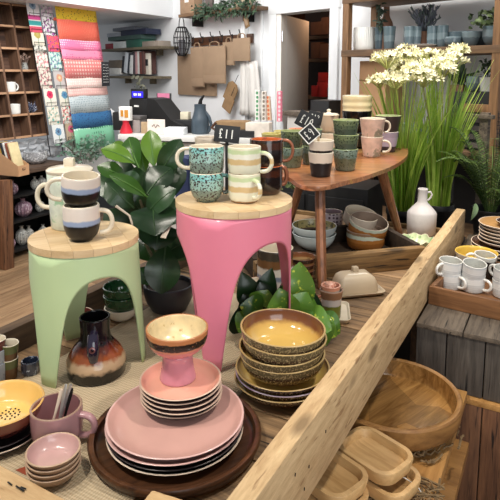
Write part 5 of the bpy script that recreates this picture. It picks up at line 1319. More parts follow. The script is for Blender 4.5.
cloth(239, 248, 61, 115, .07, 'white linen apron hanging below the square paper bag', M['linen'], .02)
cloth(246, 253, 61, 113, .05, 'brown linen apron between the two white ones', M['brown_cloth'], -.06)
cloth(249, 262, 61, 117, .09, 'white linen apron nearest the door frame', M['linen'], -.10)
def board(u, v, w, h, lb, roll, off):
    p = BW(u, v, off); o = thing('kraft_tag', lb, 'gift tag', p, 0, None, (0, roll, RB)); b = MB(); b.prism([(-w / 2, -h / 2), (w / 2, -h / 2), (w / 2, h * .3), (w * .25, h / 2), (-w * .25, h / 2), (-w / 2, h * .3)], 0, .012)
    q = b.build('tag_board', M['kraft_dark'], o); q.rotation_euler = (PI / 2, 0, 0); b = MB(); b.tube([(0, -.006, h / 2 - .02), (0, 0, h / 2 + .09)], .003, 5); b.build('string', M['dark_iron'], o)
M['kraft_dark'] = plain('dark_kraft', S(146, 116, 82), .85)
board(231.5, 92, .15, .20, 'brown kraft tag hanging on the wall left of the white aprons'.replace('left of', 'beside'), .55, .06)
board(229, 103, .13, .16, 'lower brown kraft tag overlapping the one above it', .5, .09)
# bag basket on the counter
# ------------------------------------------------------------------ till counter
CZ2 = 1.02
cA, cB = P(119, 134, CZ2), P(262, 139, CZ2)
ce = (cB - cA); ce.z = 0; Lc = ce.length; ce.normalize(); RCt = math.atan2(ce.y, ce.x)
ct_ = thing('till_counter', 'long white shop counter carrying the till in the back corner', 'counter', (cA.x, cA.y, 0), RCt)
MB().box((Lc / 2, .27, CZ2 - .02), (Lc, .58, .04), bevel=.004).build('worktop', M['white_gloss'], ct_)
MB().box((Lc / 2, .29, CZ2 / 2 - .03), (Lc - .06, .5, CZ2 - .06), bevel=.004).build('front_panel', M['linen'], ct_)
def con(u, v, dz=0): p = P(u, v, CZ2); p.z = CZ2 + .001 + dz; return p
def cdepth(u, off):      # on the counter at column u, off metres behind its front edge
    n = Vector((-ce.y, ce.x, 0)); r = ray(u, 140); k = (cA + n * off).dot(n) / r.dot(n); q = r * k; return Vector((q.x, q.y, CZ2 + .001))
tm = thing('till_printer', 'black till and receipt printer on the white counter', 'till', cdepth(158, .34), RCt - .25)
MB().box((-.13, .02, .13), (.22, .20, .26), bevel=.02).build('body', M['black'], tm)
b = MB(); b.prism([(-.02, 0), (.34, 0), (.34, .06), (.22, .10), (.06, .26), (-.02, .27)], -.1, .1, bevel=.0); q = b.build('sloping_keyboard', M['black'], tm); q.rotation_euler = (PI / 2, 0, 0)
MB().box((-.15, -.085, .20), (.05, .004, .014)).build('badge', M['paper'], tm)
td_ = thing('customer_display', 'blue-lit customer display on a post above the till', 'display', cdepth(138.5, .30), RCt - .15)
MB().box((0, .03, .29), (.14, .05, .105), bevel=.008).build('housing', M['black'], td_)
MB().box((0, .035, .12), (.05, .04, .24), bevel=.004).build('post', M['black'], td_)
t = NT('blue_screen'); t.b.inputs['Base Color'].default_value = S(30, 20, 130); t.b.inputs['Emission Color'].default_value = S(50, 40, 235); t.b.inputs['Emission Strength'].default_value = 1.2; M['bluescr'] = t.pr(.3)
MB().box((0, .003, .295), (.11, .004, .05)).build('screen', M['bluescr'], td_)
b = MB()
for x in (-.03, -.012, .014, .03): b.box((x, -.0005, .295), (.010, .003, .018))
t = NT('screen_digits'); t.b.inputs['Emission Color'].default_value = S(170, 160, 255); t.b.inputs['Emission Strength'].default_value = 1.3; b.build('digits', t.pr(.4), td_, smooth=False)
M['moss'] = leafmat('dull_moss', S(66, 66, 52), S(110, 110, 92), .8)
o = bushy('dried_posy', 'dull dried posy behind the blue customer display', cdepth(140, .47), 70, .06, .05, .42, .05, M['moss'], 'dried flowers')
MB().box((0, .0, .14), (.09, .012, .14), bevel=.001) 
def cbox(u, off, w, d, h, c, lb, nm='box', cat=None, rz=0, dz=0, m_=None):
    p = cdepth(u, off); b = MB(); b.box((0, 0, h / 2), (w, d, h), bevel=min(.004, h / 5)); q = b.build(nm, m_ or plain(nm + '_colour', c, .6), loc=(p.x, p.y, p.z + dz), rot=(0, 0, RCt + rz)); tag(q, lb, cat or nm.replace('_', ' ')); return q
q = cbox(165, .50, .13, .02, .30, S(40, 40, 42), 'dark framed notice with a pink heading behind the till', 'notice', 'notice', 0, 0)
b = MB(); b.box((0, -.012, .12), (.10, .004, .15)); b.build('sheet', plain('olive_sheet', S(150, 150, 96), .7), q); b = MB(); b.box((0, -.012, .275), (.11, .004, .05)); b.build('heading', plain('pink_heading', S(206, 120, 150), .7), q)
cbox(124, .30, .13, .12, .15, S(28, 28, 30), 'black cash box on the counter beside the blue display', 'cash_box')
cbox(131.5, .16, .08, .08, .12, S(60, 62, 66), 'dark grey pen pot beside the red-based ornament', 'pen_pot', 'pot')
p = D(181, 190, 3.1); zt_n = D(181, 157, 3.1).z; b = MB(); b.box((0, .06, zt_n / 2), (.13, .12, zt_n), bevel=.02); q = b.build('storage_bin', plain('navy_fabric', S(38, 48, 84), .85), loc=(p.x, p.y, 0), rot=(0, 0, RB)); tag(q, 'navy blue bin glimpsed between the fiddle-leaf plant and the pink stool', 'bin')
# red candle holder
p = cdepth(126.5, .07); rc = thing('figurine', 'small red-based ornament with a white and yellow panel on the counter', 'ornament', p, RCt)
b = MB(); b.lathe([(0, 0), (.05, 0), (.048, .02), (.024, .08), (.028, .10), (0, .10)], 24); b.build('base', plain('crimson', S(196, 36, 52), .35), rc)
b = MB(); b.box((0, 0, .155), (.095, .05, .11), bevel=.006); b.build('panel', M['paper'], rc)
b = MB(); b.box((-.018, -.027, .158), (.022, .004, .05)); b.box((.02, -.027, .155), (.03, .004, .06)); b.build('panel_print', plain('amber_print', S(206, 140, 50), .6), rc)
q = cbox(156.5, .07, .150, .012, .115, S(228, 216, 206), 'cream card with a line drawing standing on the counter', 'greeting_card', 'card')
b = MB(); b.tube([(-.03, -.008, .06), (-.015, -.008, .075), (0, -.008, .05), (.015, -.008, .075), (.03, -.008, .06)], .003, 5); b.build('drawing', M['brown_box'], q)
q = cbox(147.5, .10, .10, .014, .09, S(176, 150, 116), 'small kraft card half hidden by the cream one on the counter', 'kraft_card', 'card')
cbox(176, .09, .155, .12, .055, S(232, 234, 236), 'white paper slips piled at the counter edge', 'paper_pile', 'papers', .1)
cbox(187, .30, .22, .16, .10, S(26, 26, 28), 'black card terminal tray beside the till', 'card_terminal', 'card terminal')
q = cbox(186, .30, .07, .06, .06, S(216, 206, 180), 'cream label roll on the black terminal', 'label_roll', 'roll', 0, .101)
cbox(138, .18, .10, .12, .10, S(150, 140, 136), 'grey folder stack beside the red-based ornament', 'folders', 'folders')
cbox(137, .18, .13, .12, .03, S(90, 86, 84), 'dark tray under the cream card, beside the ornament', 'paper_tray', 'tray', 0, .101)
cbox(130, .44, .12, .10, .17, S(70, 80, 66), 'olive tin at the back of the counter', 'tin')
# grey bottle
p = cdepth(200.5, .20); gbm = plain('slate_blue_bottle', S(62, 74, 84), .45)
ob = thing('bottle', 'slate-grey pump bottle on the counter below the paper bags', 'bottle', p, RCt)
b = MB(); b.lathe([(0, 0), (.066, 0)] + cat_rom([(.07, .01), (.068, .10), (.055, .15), (.046, .19), (.045, .225)], 4) + [(.045, .23), (0, .232)], 32); b.build('body', gbm, ob)
b = MB(); b.tube([(0, 0, .23), (.005, 0, .26), (.022, 0, .285), (.034, 0, .30)], [.018, .014, .010, .006], 10); b.build('spout', M['dark_iron'], ob)
b = MB(); b.tube([(.044, 0, .17), (.075, 0, .13), (.092, 0, .07), (.07, 0, .02)], .013, 8); b.build('handle', gbm, ob)
# kraft basket, jar of candles, patterned candles
p = cdepth(233.5, .20); b = MB(); b.box((0, 0, .055), (.25, .14, .11), bevel=.01); q = b.build('basket', M['kraft_dark'], loc=p, rot=(0, 0, RCt)); tag(q, 'brown kraft basket on the counter below the hanging tags', 'basket')
b = MB(); b.tube([(-.10 + 0, -.08, .03), (-.14, -.10, .06), (-.11, -.09, .10)], .012, 8); b.build('handle', M['walnut'], q)
M['black_tray'] = M['black']
cbox(239, .10, .27, .12, .05, S(24, 24, 26), 'black flat case on the counter in front of the kraft basket', 'case')
cbox(259, .10, .18, .10, .11, S(226, 214, 200), 'cream packet on the counter below the patterned candles', 'packet')
def candle(u, off, c1, c2, lb, lean_=0.0, topv=90, z0=0.10):
    p = cdepth(u, off); b = MB(); r_ = ray(u, topv); k = p.y / r_.y; zt = CAMZ + r_.z * k; L = zt - (CZ2 + z0)
    m_ = dots('candle_pattern', c1, c2, 40, .34, .5, .15, (1, 1, .8)); b.lathe([(0, 0), (.021, 0), (.021, L * .98), (.014, L), (0, L)], 18)
    o = b.build('candle', m_, loc=(p.x, p.y, CZ2 + z0), rot=(0, lean_, RCt)); tag(o, lb, 'candle', 'patterned candles by the door frame')
    w = MB(); w.lathe([(.0, -.10), (.03, -.10), (.028, .015), (.0235, .015), (.0235, -.08), (0, -.08)], 18); q = w.build('candle_holder', M['clear_w'], loc=(p.x, p.y, CZ2 + z0 + .001), rot=(0, 0, RCt)); tag(q, lb.replace('candle', 'candle holder of the', 1).replace('dinner', 'tall') if False else ('pale holder under the ' + lb), 'candle holder')
M['clear_w'] = plain('white_glass_holder', S(214, 216, 218), .15)
candle(257.5, .22, S(226, 226, 220), S(70, 140, 90), 'green and white patterned candle', 0, 90)
candle(264, .22, S(222, 214, 204), S(120, 110, 96), 'grey and cream patterned candle', 0, 91)
candle(269.5, .24, S(226, 200, 170), S(206, 110, 70), 'cream and orange patterned candle', -.08, 96)
candle(279.5, .18, S(232, 130, 150), S(240, 214, 220), 'pink patterned candle standing before the door', 0, 91)
# stand the candles near the door share with glassware
sd = thing('display_stand', 'small pale stand before the door holding glassware', 'stand', (cdepth(276, .15).x, cdepth(276, .15).y, 0), RCt)
MB().box((.09, .05, CZ2 - .02), (.22, .36, .03), bevel=.004).build('top', M['white_gloss'], sd); MB().box((.09, .05, CZ2 / 2 - .02), (.18, .3, CZ2 - .04)).build('body', M['linen'], sd)
M['amber_glass'] = plain('yellow_green_glass', S(196, 184, 110), .1, var=.25, coat=.5)
for i, (u, v, R, h, lb) in enumerate(((272, 152, .05, .085, 'yellowish glass bowl between the brown mugs and the price tags'), (284, 150, .05, .09, 'second yellowish glass bowl just beside the diamond price tag'))):
    p = P(u, v, SZ) ; p.y += .05; dish('glass_bowl', lb, (p.x, p.y, SZ + .0006), R, h, M['amber_glass'], M['amber_glass'], kind='bowl')
# black till cabinet in front of the door
p = D(326, 140, 4.05); b = MB(); b.box((0, 0, .65), (.17, .16, 1.30 - .04), bevel=.004); q = b.build('tall_box', M['black'], loc=(p.x, p.y, 0.02), rot=(0, 0, RB)); tag(q, 'tall black box standing before the store room doorway', 'box')
p = D(301, 140, 3.6); o = thing('ledge', 'narrow grey ledge in front of the cream door', 'ledge', (p.x, p.y, 0), RB)
MB().box((0, 0, 1.235), (.22, .12, .03), bevel=.003).build('top', M['grey_top'], o); MB().box((0, 0, .61), (.16, .09, 1.22)).build('body', M['linen'], o)

# ------------------------------------------------------------------ right-hand shelving against the back wall
OFF = .40
sA = BW(346.5, 60, OFF); sx = lambda u: (BW(u, 60, OFF) - sA).xy.dot(BE.xy)
su = thing('shelving_unit', 'rustic brown wooden shelving unit displaying grey-blue pots', 'shelving', (sA.x, sA.y, 0), RB)
xe = sx(497.5)
for x in (0, xe): MB().box((x, 0, 1.15), (.05, .045, 2.3), bevel=.003).build('post', M['shelf_post'], su)
for x in (.0, xe): MB().box((x, .32, 1.15), (.05, .045, 2.3), bevel=.003).build('post', M['shelf_post'], su)
zsh = BW(366, 53, OFF).z; 
zt_ = BW(366, 0, OFF).z
MB().box((xe / 2, .335, .52), (xe, .012, 1.0)).build('dark_backdrop', M['black'], su)  # black panel added as a dark backdrop behind the grass
for z in (zsh, zt_ + .01, 1.02, .5): MB().box((xe / 2, .16, z), (xe + .06, .37, .045), bevel=.004).build('shelf', M['shelf_wood'], su)
MB().box((xe - .09, .02, BW(490, 109, OFF).z), (.20, .03, .045), bevel=.003).build('cross_bar', M['shelf_post'], su)
zS = zsh + .0235
def sp_(u, off, z=None): p = BW(u, 60, OFF - off); return Vector((p.x, p.y, zS if z is None else z))
M['blue_grey'] = bands('blue_grey_glaze', [(0, S(92, 106, 112)), (.05, S(122, 138, 142)), (.09, S(100, 118, 124))], .14, wob=.01)
M['blue_grey_d'] = bands('slate_blue_glaze', [(0, S(66, 80, 88)), (.06, S(94, 110, 116)), (.1, S(72, 88, 96))], .14, wob=.01)
M['teal_in'] = plain('teal_grey_inside', S(96, 116, 124), .3)
dish('ribbed_vase', 'wide white ribbed pot on the brown shelving', sp_(364, .13), .075, .155, M['white_gloss'], M['white_gloss'], kind=[(0, 0), (.068, 0), (.073, .005), (.075, .03), (.075, .155)], cat='pot', mod=lambda a, r, z: (r * (1 + .022 * math.cos(a * 34)), z), seg=136)
for i, (u, lb) in enumerate(((378.5, 'slate-blue beaker next to the white ribbed pot'), (388.5, 'wider blue-grey beaker under the brown bottle'))):
    dish('beaker', lb, sp_(u, .12), .034 + .008 * i, .150, M['blue_grey_d'] if i == 0 else M['blue_grey'], M['teal_in'], kind='tumbler')
p = sp_(385, .16); o = thing('bottle_vase', 'brown bottle vase with a thin neck behind the blue-grey beakers', 'vase', (p.x, p.y, zS), 0)
vessel('body', [(0, 0), (.042, 0)] + cat_rom([(.044, .01), (.046, .1), (.044, .17), (.030, .205), (.021, .23), (.020, .285)], 4), .004, [M['terracotta']] * 3, o)
p0 = BW(381.5, 2, OFF - .1); o = thing('hanging_sprig', 'dark green sprig hanging down from the top shelf', 'plant', (p0.x, p0.y, zt_ - .015), RB); b = MB()
for k in range(60):
    c = Vector((uni(-.02, .02), uni(-.02, .02), -uni(.0, .17))); d = Vector((uni(-1, 1), uni(-1, 1), uni(-1.2, .1))).normalized() * .04; b.leaf(c, c + d, .014, (0, -1, .4), .1, .1, 4)
b.build('foliage', leafmat('dark_sprig', S(40, 56, 44), S(70, 90, 72), .6), o)
# stacked beakers, lavender, more beakers
dish('plate', 'white oblong plate under the stacked blue-grey beakers', sp_(417, .11) , .13, .022, M['white_gloss'], M['white_gloss'], kind='plate', cat='plate')
for i, (u, off, lb) in enumerate(((408, .09, 'blue-grey beaker at the flower side of the white plate'), (415, .13, 'second blue-grey beaker on the white plate'))):
    dish('beaker', lb, sp_(u, off, zS + .022 + .0015), .034, .115, M['blue_grey'], M['teal_in'], kind='straight')
for i, (u, off, lb) in enumerate(((431.5, .13, 'tall blue-grey beaker beside the lavender pot'), (441.5, .13, 'tall blue-grey beaker beyond the one next to the lavender'))):
    dish('beaker', lb, sp_(u, off), .034, .135 + .0, M['blue_grey'], M['teal_in'], kind='straight')
M['lav'] = leafmat('lavender_spikes', S(74, 92, 78), S(124, 122, 144), .7)
o = thing('potted_lavender', 'potted lavender with spiky grey-purple stems in a brown pot', 'potted plant', sp_(423.5, .20), 0)
vessel('pot', [(0, 0), (.036, 0), (.047, .105), (.048, .11)], .004, [M['terracotta']] * 3, o, seg=28)
b = MB()
for k in range(34):
    a = uni(0, 2 * PI); l = uni(.02, .12); h = uni(.18, .29); e = Vector((l * math.cos(a), l * math.sin(a), h)); s = Vector((.02 * math.cos(a), .02 * math.sin(a), .1)); m = (s + e) / 2 + Vector((0, 0, .02))
    b.tube([s, m, e], [.0035, .003, .007], 5)
    for j in range(5): q = s.lerp(e, .25 + .15 * j); b.leaf(q, q + Vector((uni(-.03, .03), uni(-.03, .03), .035)), .010, (0, -1, .2), .05, .1, 3, 'lance')
b.build('foliage', M['lav'], o)
dish('bowl', 'low blue-grey bowl in front of the stacked bowls on the shelf', sp_(452, .08), .05, .06, M['blue_grey'], M['teal_in'], kind='round')
dish('bowl', 'wide slate-blue bowl between the low bowl and the ivy pot', sp_(459, .19), .072, .095, M['blue_grey_d'], M['teal_in'], kind='straight')
dish('bowl', 'blue-grey bowl beside the ivy pot on the shelf', sp_(470, .10), .055, .085, M['blue_grey'], M['teal_in'], kind='bowl')
dish('bowl', 'dark slate bowl tucked behind the ivy pot', sp_(480, .20), .05, .09, M['blue_grey_d'], M['teal_in'], kind='straight')
M['ivy'] = leafmat('ivy_leaves', S(44, 62, 36), S(104, 120, 70), .5)
o = thing('potted_ivy', 'rounded grey-blue pot of trailing ivy at the end of the shelf', 'potted plant', sp_(493, .12), 0)
vessel('pot', shape('round', .066, .11), .005, [M['blue_grey'], M['teal_in'], M['blue_grey']], o)
b = MB()
for k in range(120):
    t_ = rnd(); a = uni(0, 2 * PI); l = uni(.0, .14); c = Vector((l * math.cos(a) - .02, l * math.sin(a) * .6, .11 + uni(-.02, .10) * (1 - l * 3))); d = Vector((uni(-1, 1), uni(-1, .4), uni(-.6, .8))).normalized() * .034; b.leaf(c, c + d, .026, (0, -1, .7), .1, .1, 4)
for k in range(10): a = uni(0, 2 * PI); b.tube([(0, 0, .09), (.06 * math.cos(a), .06 * math.sin(a), .16), (.13 * math.cos(a), .08 * math.sin(a), .12)], .002, 4)
b.build('foliage', M['ivy'], o)
# lower level: cardboard box, blue jug, white pot, plants, dark crate
zl2 = 1.02 + .023
def lo(u, off, z=zl2): p = BW(u, 60, OFF - off); return Vector((p.x, p.y, z))
p = lo(379, .16); h = BW(371, 57.5, OFF - .16).z - zl2; b = MB(); b.box((0, .03, h / 2 - .01), (.22, .20, h - .03), bevel=.004); q = b.build('cardboard_box', M['card'], loc=p, rot=(0, 0, RB)); tag(q, 'tall tan cardboard box on the lower shelf behind the flowers', 'box')
b = MB(); b.box((0, -.072, h * .72), (.222, .004, .004)); b.build('flap_seam', M['brown_box'], q)
zl3 = BW(476, 91.5, OFF - .15).z
p = lo(481, .18, 0); o = thing('stacking_crate', 'dark stacking crate under the blue jug', 'crate', (p.x, p.y, zl2), RB)
MB().box((0, 0, (zl3 - zl2) / 2), (.23, .24, zl3 - zl2 - .002), bevel=.004).build('body', M['black'], o)
b = MB()
for k in range(4): b.box((0, -.123, .03 + k * .05), (.21, .006, .03))
b.build('slats', M['grey_box'], o)
o = mug('jug', 'pale blue-grey jug with a dark handle on the crate', lo(475, .14, zl3 + .001), .044, .090, M['blue_grey'], M['teal_in'], kind='round', hd=dict(ang=RB + .1, out=.035, r=.006), cat='jug', hmat=M['dark_iron'])
dish('planter', 'white plant pot beside the blue-grey jug', lo(489, .16, zl3 + .001), .052, .085, M['white_gloss'], M['white_gloss'], kind='tumbler', cat='pot')
o = bushy('leafy_plant', 'dark leafy plant growing behind the white pot', lo(489, .16, zl3 + .085), 60, .08, .04, .09, .04, M['garland'])
p = lo(461, .16); o = thing('dark_leaf_plant', 'dark broad-leaved plant on the lower shelf beside the jug', 'plant', p, RB)
hh_ = BW(463, 85, OFF - .16).z - zl2; MB().box((0, 0, hh_ / 2), (.09, .09, hh_), bevel=.004).build('pot', M['redwood'], o); b = MB()
for k in range(34): c = Vector((uni(-.03, .03), uni(-.03, .03), hh_ + uni(0, .03))); b.leaf(c, c + Vector((uni(-.08, .08), uni(-.05, .05), uni(.03, .13))), .035, (0, -1, .5), .1)
b.build('foliage', M['garland'], o)
# pots glimpsed behind the flower stems
for i, (u, lb) in enumerate(((405, 'grey-blue pot on the lower shelf behind the flower stems'), (420, 'second grey-blue pot behind the flower stems'), (436, 'grey-blue pot beyond the flower stems on the lower shelf'))):
    dish('planter', lb, lo(u, .15), .055, .12, M['blue_grey_d'], M['teal_in'], kind='tumbler', cat='pot')
# plain log-style stand in front, at the end by the fern
p = D(470, 112, 2.95); o = thing('plant_ladder', 'grey weathered wooden plant ladder behind the fern', 'plant stand', (p.x, p.y, 0), RB)
MB().box((0, 0, D(470, 112, 2.95).z - .02), (.26, .03, .022), bevel=.004).build('rung', M['grey_top'], o)
zz3 = D(470, 112, 2.95).z
for x in (.03, ): MB().box((x + .045, .02, zz3 / 2), (.045, .035, zz3), bevel=.004).build('upright', M['grey_top'], o)
MB().box((-.11, .02, zz3 / 2), (.045, .035, zz3), bevel=.004).build('upright', M['black'], o)
# ------------------------------------------------------------------ fiddle-leaf plant between the stools
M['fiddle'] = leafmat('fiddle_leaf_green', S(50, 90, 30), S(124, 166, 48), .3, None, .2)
M['fiddle_dark'] = leafmat('fiddle_leaf_dark', S(22, 46, 22), S(40, 76, 34), .32)  # light on top leaves and shade on lower ones put into two greens
M['leaf_vein'] = plain('leaf_vein', S(84, 124, 54), .5)
M['pot_dark'] = plain('charcoal_pot', S(52, 52, 58), .35)
pc = P(165, 318, TZ); pb = Vector((pc.x, 1.68, TZ + .001)); pb.x = (165 - 250) / F * 1.68
fp = thing('potted_plant', 'fiddle-leaf plant in a charcoal bowl pot between the two drum stools', 'potted plant', pb, 0)
vessel('pot', [(0, 0), (.05, 0)] + cat_rom([(.055, .003), (.070, .03), (.078, .062), (.078, .085)], 4), .006, [M['pot_dark']] * 3, fp)
b = MB(); b.lathe([(.071, .07), (0, .074)], 30); b.build('soil', plain('dark_soil', S(44, 34, 28), .95), fp)
def fleaf(b, base, tip, db, dt, w, nh=(0, -1, .55), bend=.12, fold=.18, wave=.05, shape='obovate'):
    B = D(base[0], base[1], db) - pb; T_ = D(tip[0], tip[1], dt) - pb
    b.leaf(B, T_, w, nh, bend, fold, 12, shape, wave=wave)
    ax = T_ - B; n = Vector(nh); n = (n - ax.normalized() * n.dot(ax.normalized())).normalized()
    pts = [B + ax * t + n * (bend * ax.length * math.sin(PI * t) + .0012) for t in (0, .2, .4, .6, .8, .96)]
    b.mi = 1; b.tube(pts, [.0028, .0024, .002, .0016, .001, .0006], 5); b.mi = 0
b = MB()
L1 = [((154, 167), (150, 130), 1.66, 1.70, .064, (.1, -1, .25), .06), ((139, 168), (129, 137), 1.66, 1.72, .064, (-.2, -1, .5), .12), ((135, 163), (101, 149), 1.64, 1.64, .060, (-.1, -.7, .8), .10), ((147, 197), (109, 175), 1.56, 1.50, .046, (.1, -.8, .7), .08),
      ((128, 180), (97, 166), 1.68, 1.68, .056, (-.2, -.7, .7), .12), ((145, 172), (140, 146), 1.70, 1.74, .060, (0, -1, .4), .08), ((124, 160), (114, 142), 1.72, 1.76, .055, (-.2, -1, .5), .1), ((166, 160), (164, 142), 1.74, 1.78, .05, (.2, -1, .4), .1)]
for B_, T_, d0, d1_, w, nh, bd_ in L1: fleaf(b, B_, T_, d0, d1_, w, nh, bd_)
b.build('bright_foliage', [M['fiddle'], M['leaf_vein']], fp)
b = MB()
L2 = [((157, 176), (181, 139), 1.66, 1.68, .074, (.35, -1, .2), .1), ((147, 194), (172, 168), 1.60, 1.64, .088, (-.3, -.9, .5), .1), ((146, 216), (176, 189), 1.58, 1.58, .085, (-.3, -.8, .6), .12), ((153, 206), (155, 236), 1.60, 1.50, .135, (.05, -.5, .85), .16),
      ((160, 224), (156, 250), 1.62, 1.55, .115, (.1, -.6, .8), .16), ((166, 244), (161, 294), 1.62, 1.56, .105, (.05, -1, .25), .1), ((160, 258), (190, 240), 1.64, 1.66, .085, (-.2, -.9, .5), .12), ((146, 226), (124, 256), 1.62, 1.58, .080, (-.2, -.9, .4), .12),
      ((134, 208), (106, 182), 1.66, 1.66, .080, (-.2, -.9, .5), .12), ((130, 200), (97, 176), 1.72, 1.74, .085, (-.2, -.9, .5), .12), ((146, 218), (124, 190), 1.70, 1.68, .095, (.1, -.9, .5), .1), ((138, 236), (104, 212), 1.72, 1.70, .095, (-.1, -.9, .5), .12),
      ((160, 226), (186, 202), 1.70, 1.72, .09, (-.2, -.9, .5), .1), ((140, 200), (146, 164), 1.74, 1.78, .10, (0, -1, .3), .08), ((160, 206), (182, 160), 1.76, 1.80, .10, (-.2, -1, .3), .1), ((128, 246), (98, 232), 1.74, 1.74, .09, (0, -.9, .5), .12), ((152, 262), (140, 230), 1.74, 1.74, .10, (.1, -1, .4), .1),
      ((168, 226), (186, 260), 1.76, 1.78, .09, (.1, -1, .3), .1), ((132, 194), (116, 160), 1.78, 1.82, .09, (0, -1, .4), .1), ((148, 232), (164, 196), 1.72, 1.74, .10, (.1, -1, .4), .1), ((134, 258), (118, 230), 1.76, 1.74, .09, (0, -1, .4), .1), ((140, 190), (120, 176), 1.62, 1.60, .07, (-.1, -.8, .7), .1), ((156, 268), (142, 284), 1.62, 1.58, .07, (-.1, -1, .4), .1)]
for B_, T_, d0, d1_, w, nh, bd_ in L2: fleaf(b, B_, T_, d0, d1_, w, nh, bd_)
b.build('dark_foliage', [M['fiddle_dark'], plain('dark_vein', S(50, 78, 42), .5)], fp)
b = MB()
for (u, v) in ((150, 190), (140, 200), (158, 215), (136, 225), (160, 250)):
    e = D(u, v, 1.66) - pb; b.tube([(uni(-.01, .01), uni(-.01, .01), .07), e * .55 + Vector((0, 0, .03)), e], [.006, .005, .004], 7)
b.build('stem', plain('plant_stem', S(90, 84, 60), .8), fp)
b = MB(); a0, a1 = D(163, 238, 1.5) - pb, D(175, 212, 1.56) - pb; b.tube([a0, a1], [.009, .009], 6, .2); b.build('plant_label', M['grey_cream'], fp)
b = MB(); a0, a1 = D(136, 236, 1.5) - pb, D(116, 206, 1.52) - pb; b.tube([a0, (a0 + a1) / 2 + Vector((.01, 0, .015)), a1], [.003, .003, .004], 6); b.build('pale_stalk', M['grey_cream'], fp)

# ------------------------------------------------------------------ variegated pothos behind the brown bowls
M['pothos'] = leafmat('pothos_leaf', S(56, 104, 38), S(112, 158, 58), .28, S(190, 206, 72))
M['pothos_dark'] = leafmat('pothos_dark_leaf', S(16, 40, 18), S(34, 66, 30), .3)  # shade of the back leaves put into a darker leaf colour
pq = P(283, 333, TZ); pq = Vector((pq.x, pq.y + .03, TZ + .001))
po = thing('pothos_plant', 'variegated pothos with glossy green leaves behind the brown bowls', 'potted plant', pq, 0)
vessel('pot', [(0, 0), (.035, 0), (.042, .05), (.043, .055)], .004, [M['pot_dark']] * 3, po)
def pleaf(b, base, tip, db, dt, w, nh=(0, -.8, .6), shape='ovate', bend=.14):
    b.leaf(D(base[0], base[1], db) - pq, D(tip[0], tip[1], dt) - pq, w, nh, bend, .22, 9, shape, wave=.06)
b = MB()
for a in (((299, 308), (300, 262), 1.50, 1.54, .095, (-.2, -1, .2)), ((284, 316), (279, 288), 1.46, 1.45, .095), ((262, 314), (240, 306), 1.48, 1.46, .09), ((270, 322), (248, 334), 1.43, 1.40, .085), ((302, 318), (332, 330), 1.46, 1.42, .09), ((304, 308), (318, 308), 1.52, 1.48, .07), ((286, 322), (270, 332), 1.40, 1.38, .07),
          ((314, 318), (326, 346), 1.46, 1.43, .085), ((312, 322), (337, 336), 1.47, 1.45, .07), ((296, 316), (307, 292), 1.47, 1.48, .085), ((318, 316), (340, 334), 1.50, 1.47, .07), ((252, 316), (238, 332), 1.47, 1.45, .07), ((296, 320), (312, 332), 1.44, 1.41, .085), ((262, 306), (268, 290), 1.5, 1.5, .085), ((276, 322), (292, 318), 1.42, 1.42, .07)): pleaf(b, *a)
b.build('foliage', M['pothos'], po)
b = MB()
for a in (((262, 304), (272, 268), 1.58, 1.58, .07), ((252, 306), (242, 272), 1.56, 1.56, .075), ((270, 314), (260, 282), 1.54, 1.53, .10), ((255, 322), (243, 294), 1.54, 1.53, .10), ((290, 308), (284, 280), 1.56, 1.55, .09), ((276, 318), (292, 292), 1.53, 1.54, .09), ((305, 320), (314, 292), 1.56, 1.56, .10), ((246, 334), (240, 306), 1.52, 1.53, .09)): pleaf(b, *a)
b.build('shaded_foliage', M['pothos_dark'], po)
b = MB()
for (u, v, d) in ((298, 300, 1.53), (270, 308, 1.52), (318, 315, 1.52), (255, 312, 1.53)): e = D(u, v, d) - pq; b.tube([(0, 0, .05), e * .6 + Vector((0, 0, .01)), e], .0025, 5)
b.build('stem', plain('pothos_stem', S(90, 120, 60), .6), po)
# trailing greenery under the small table at the back
p = D(294, 200, 2.9); 
o = bushy('trailing_plant', 'mixed green trailing plant glimpsed beneath the small table', (p.x, p.y, D(294, 200, 2.9).z - .1), 130, .09, .05, .17, .04, leafmat('mixed_green', S(70, 96, 50), S(150, 160, 110), .6)); o.location.z = .881

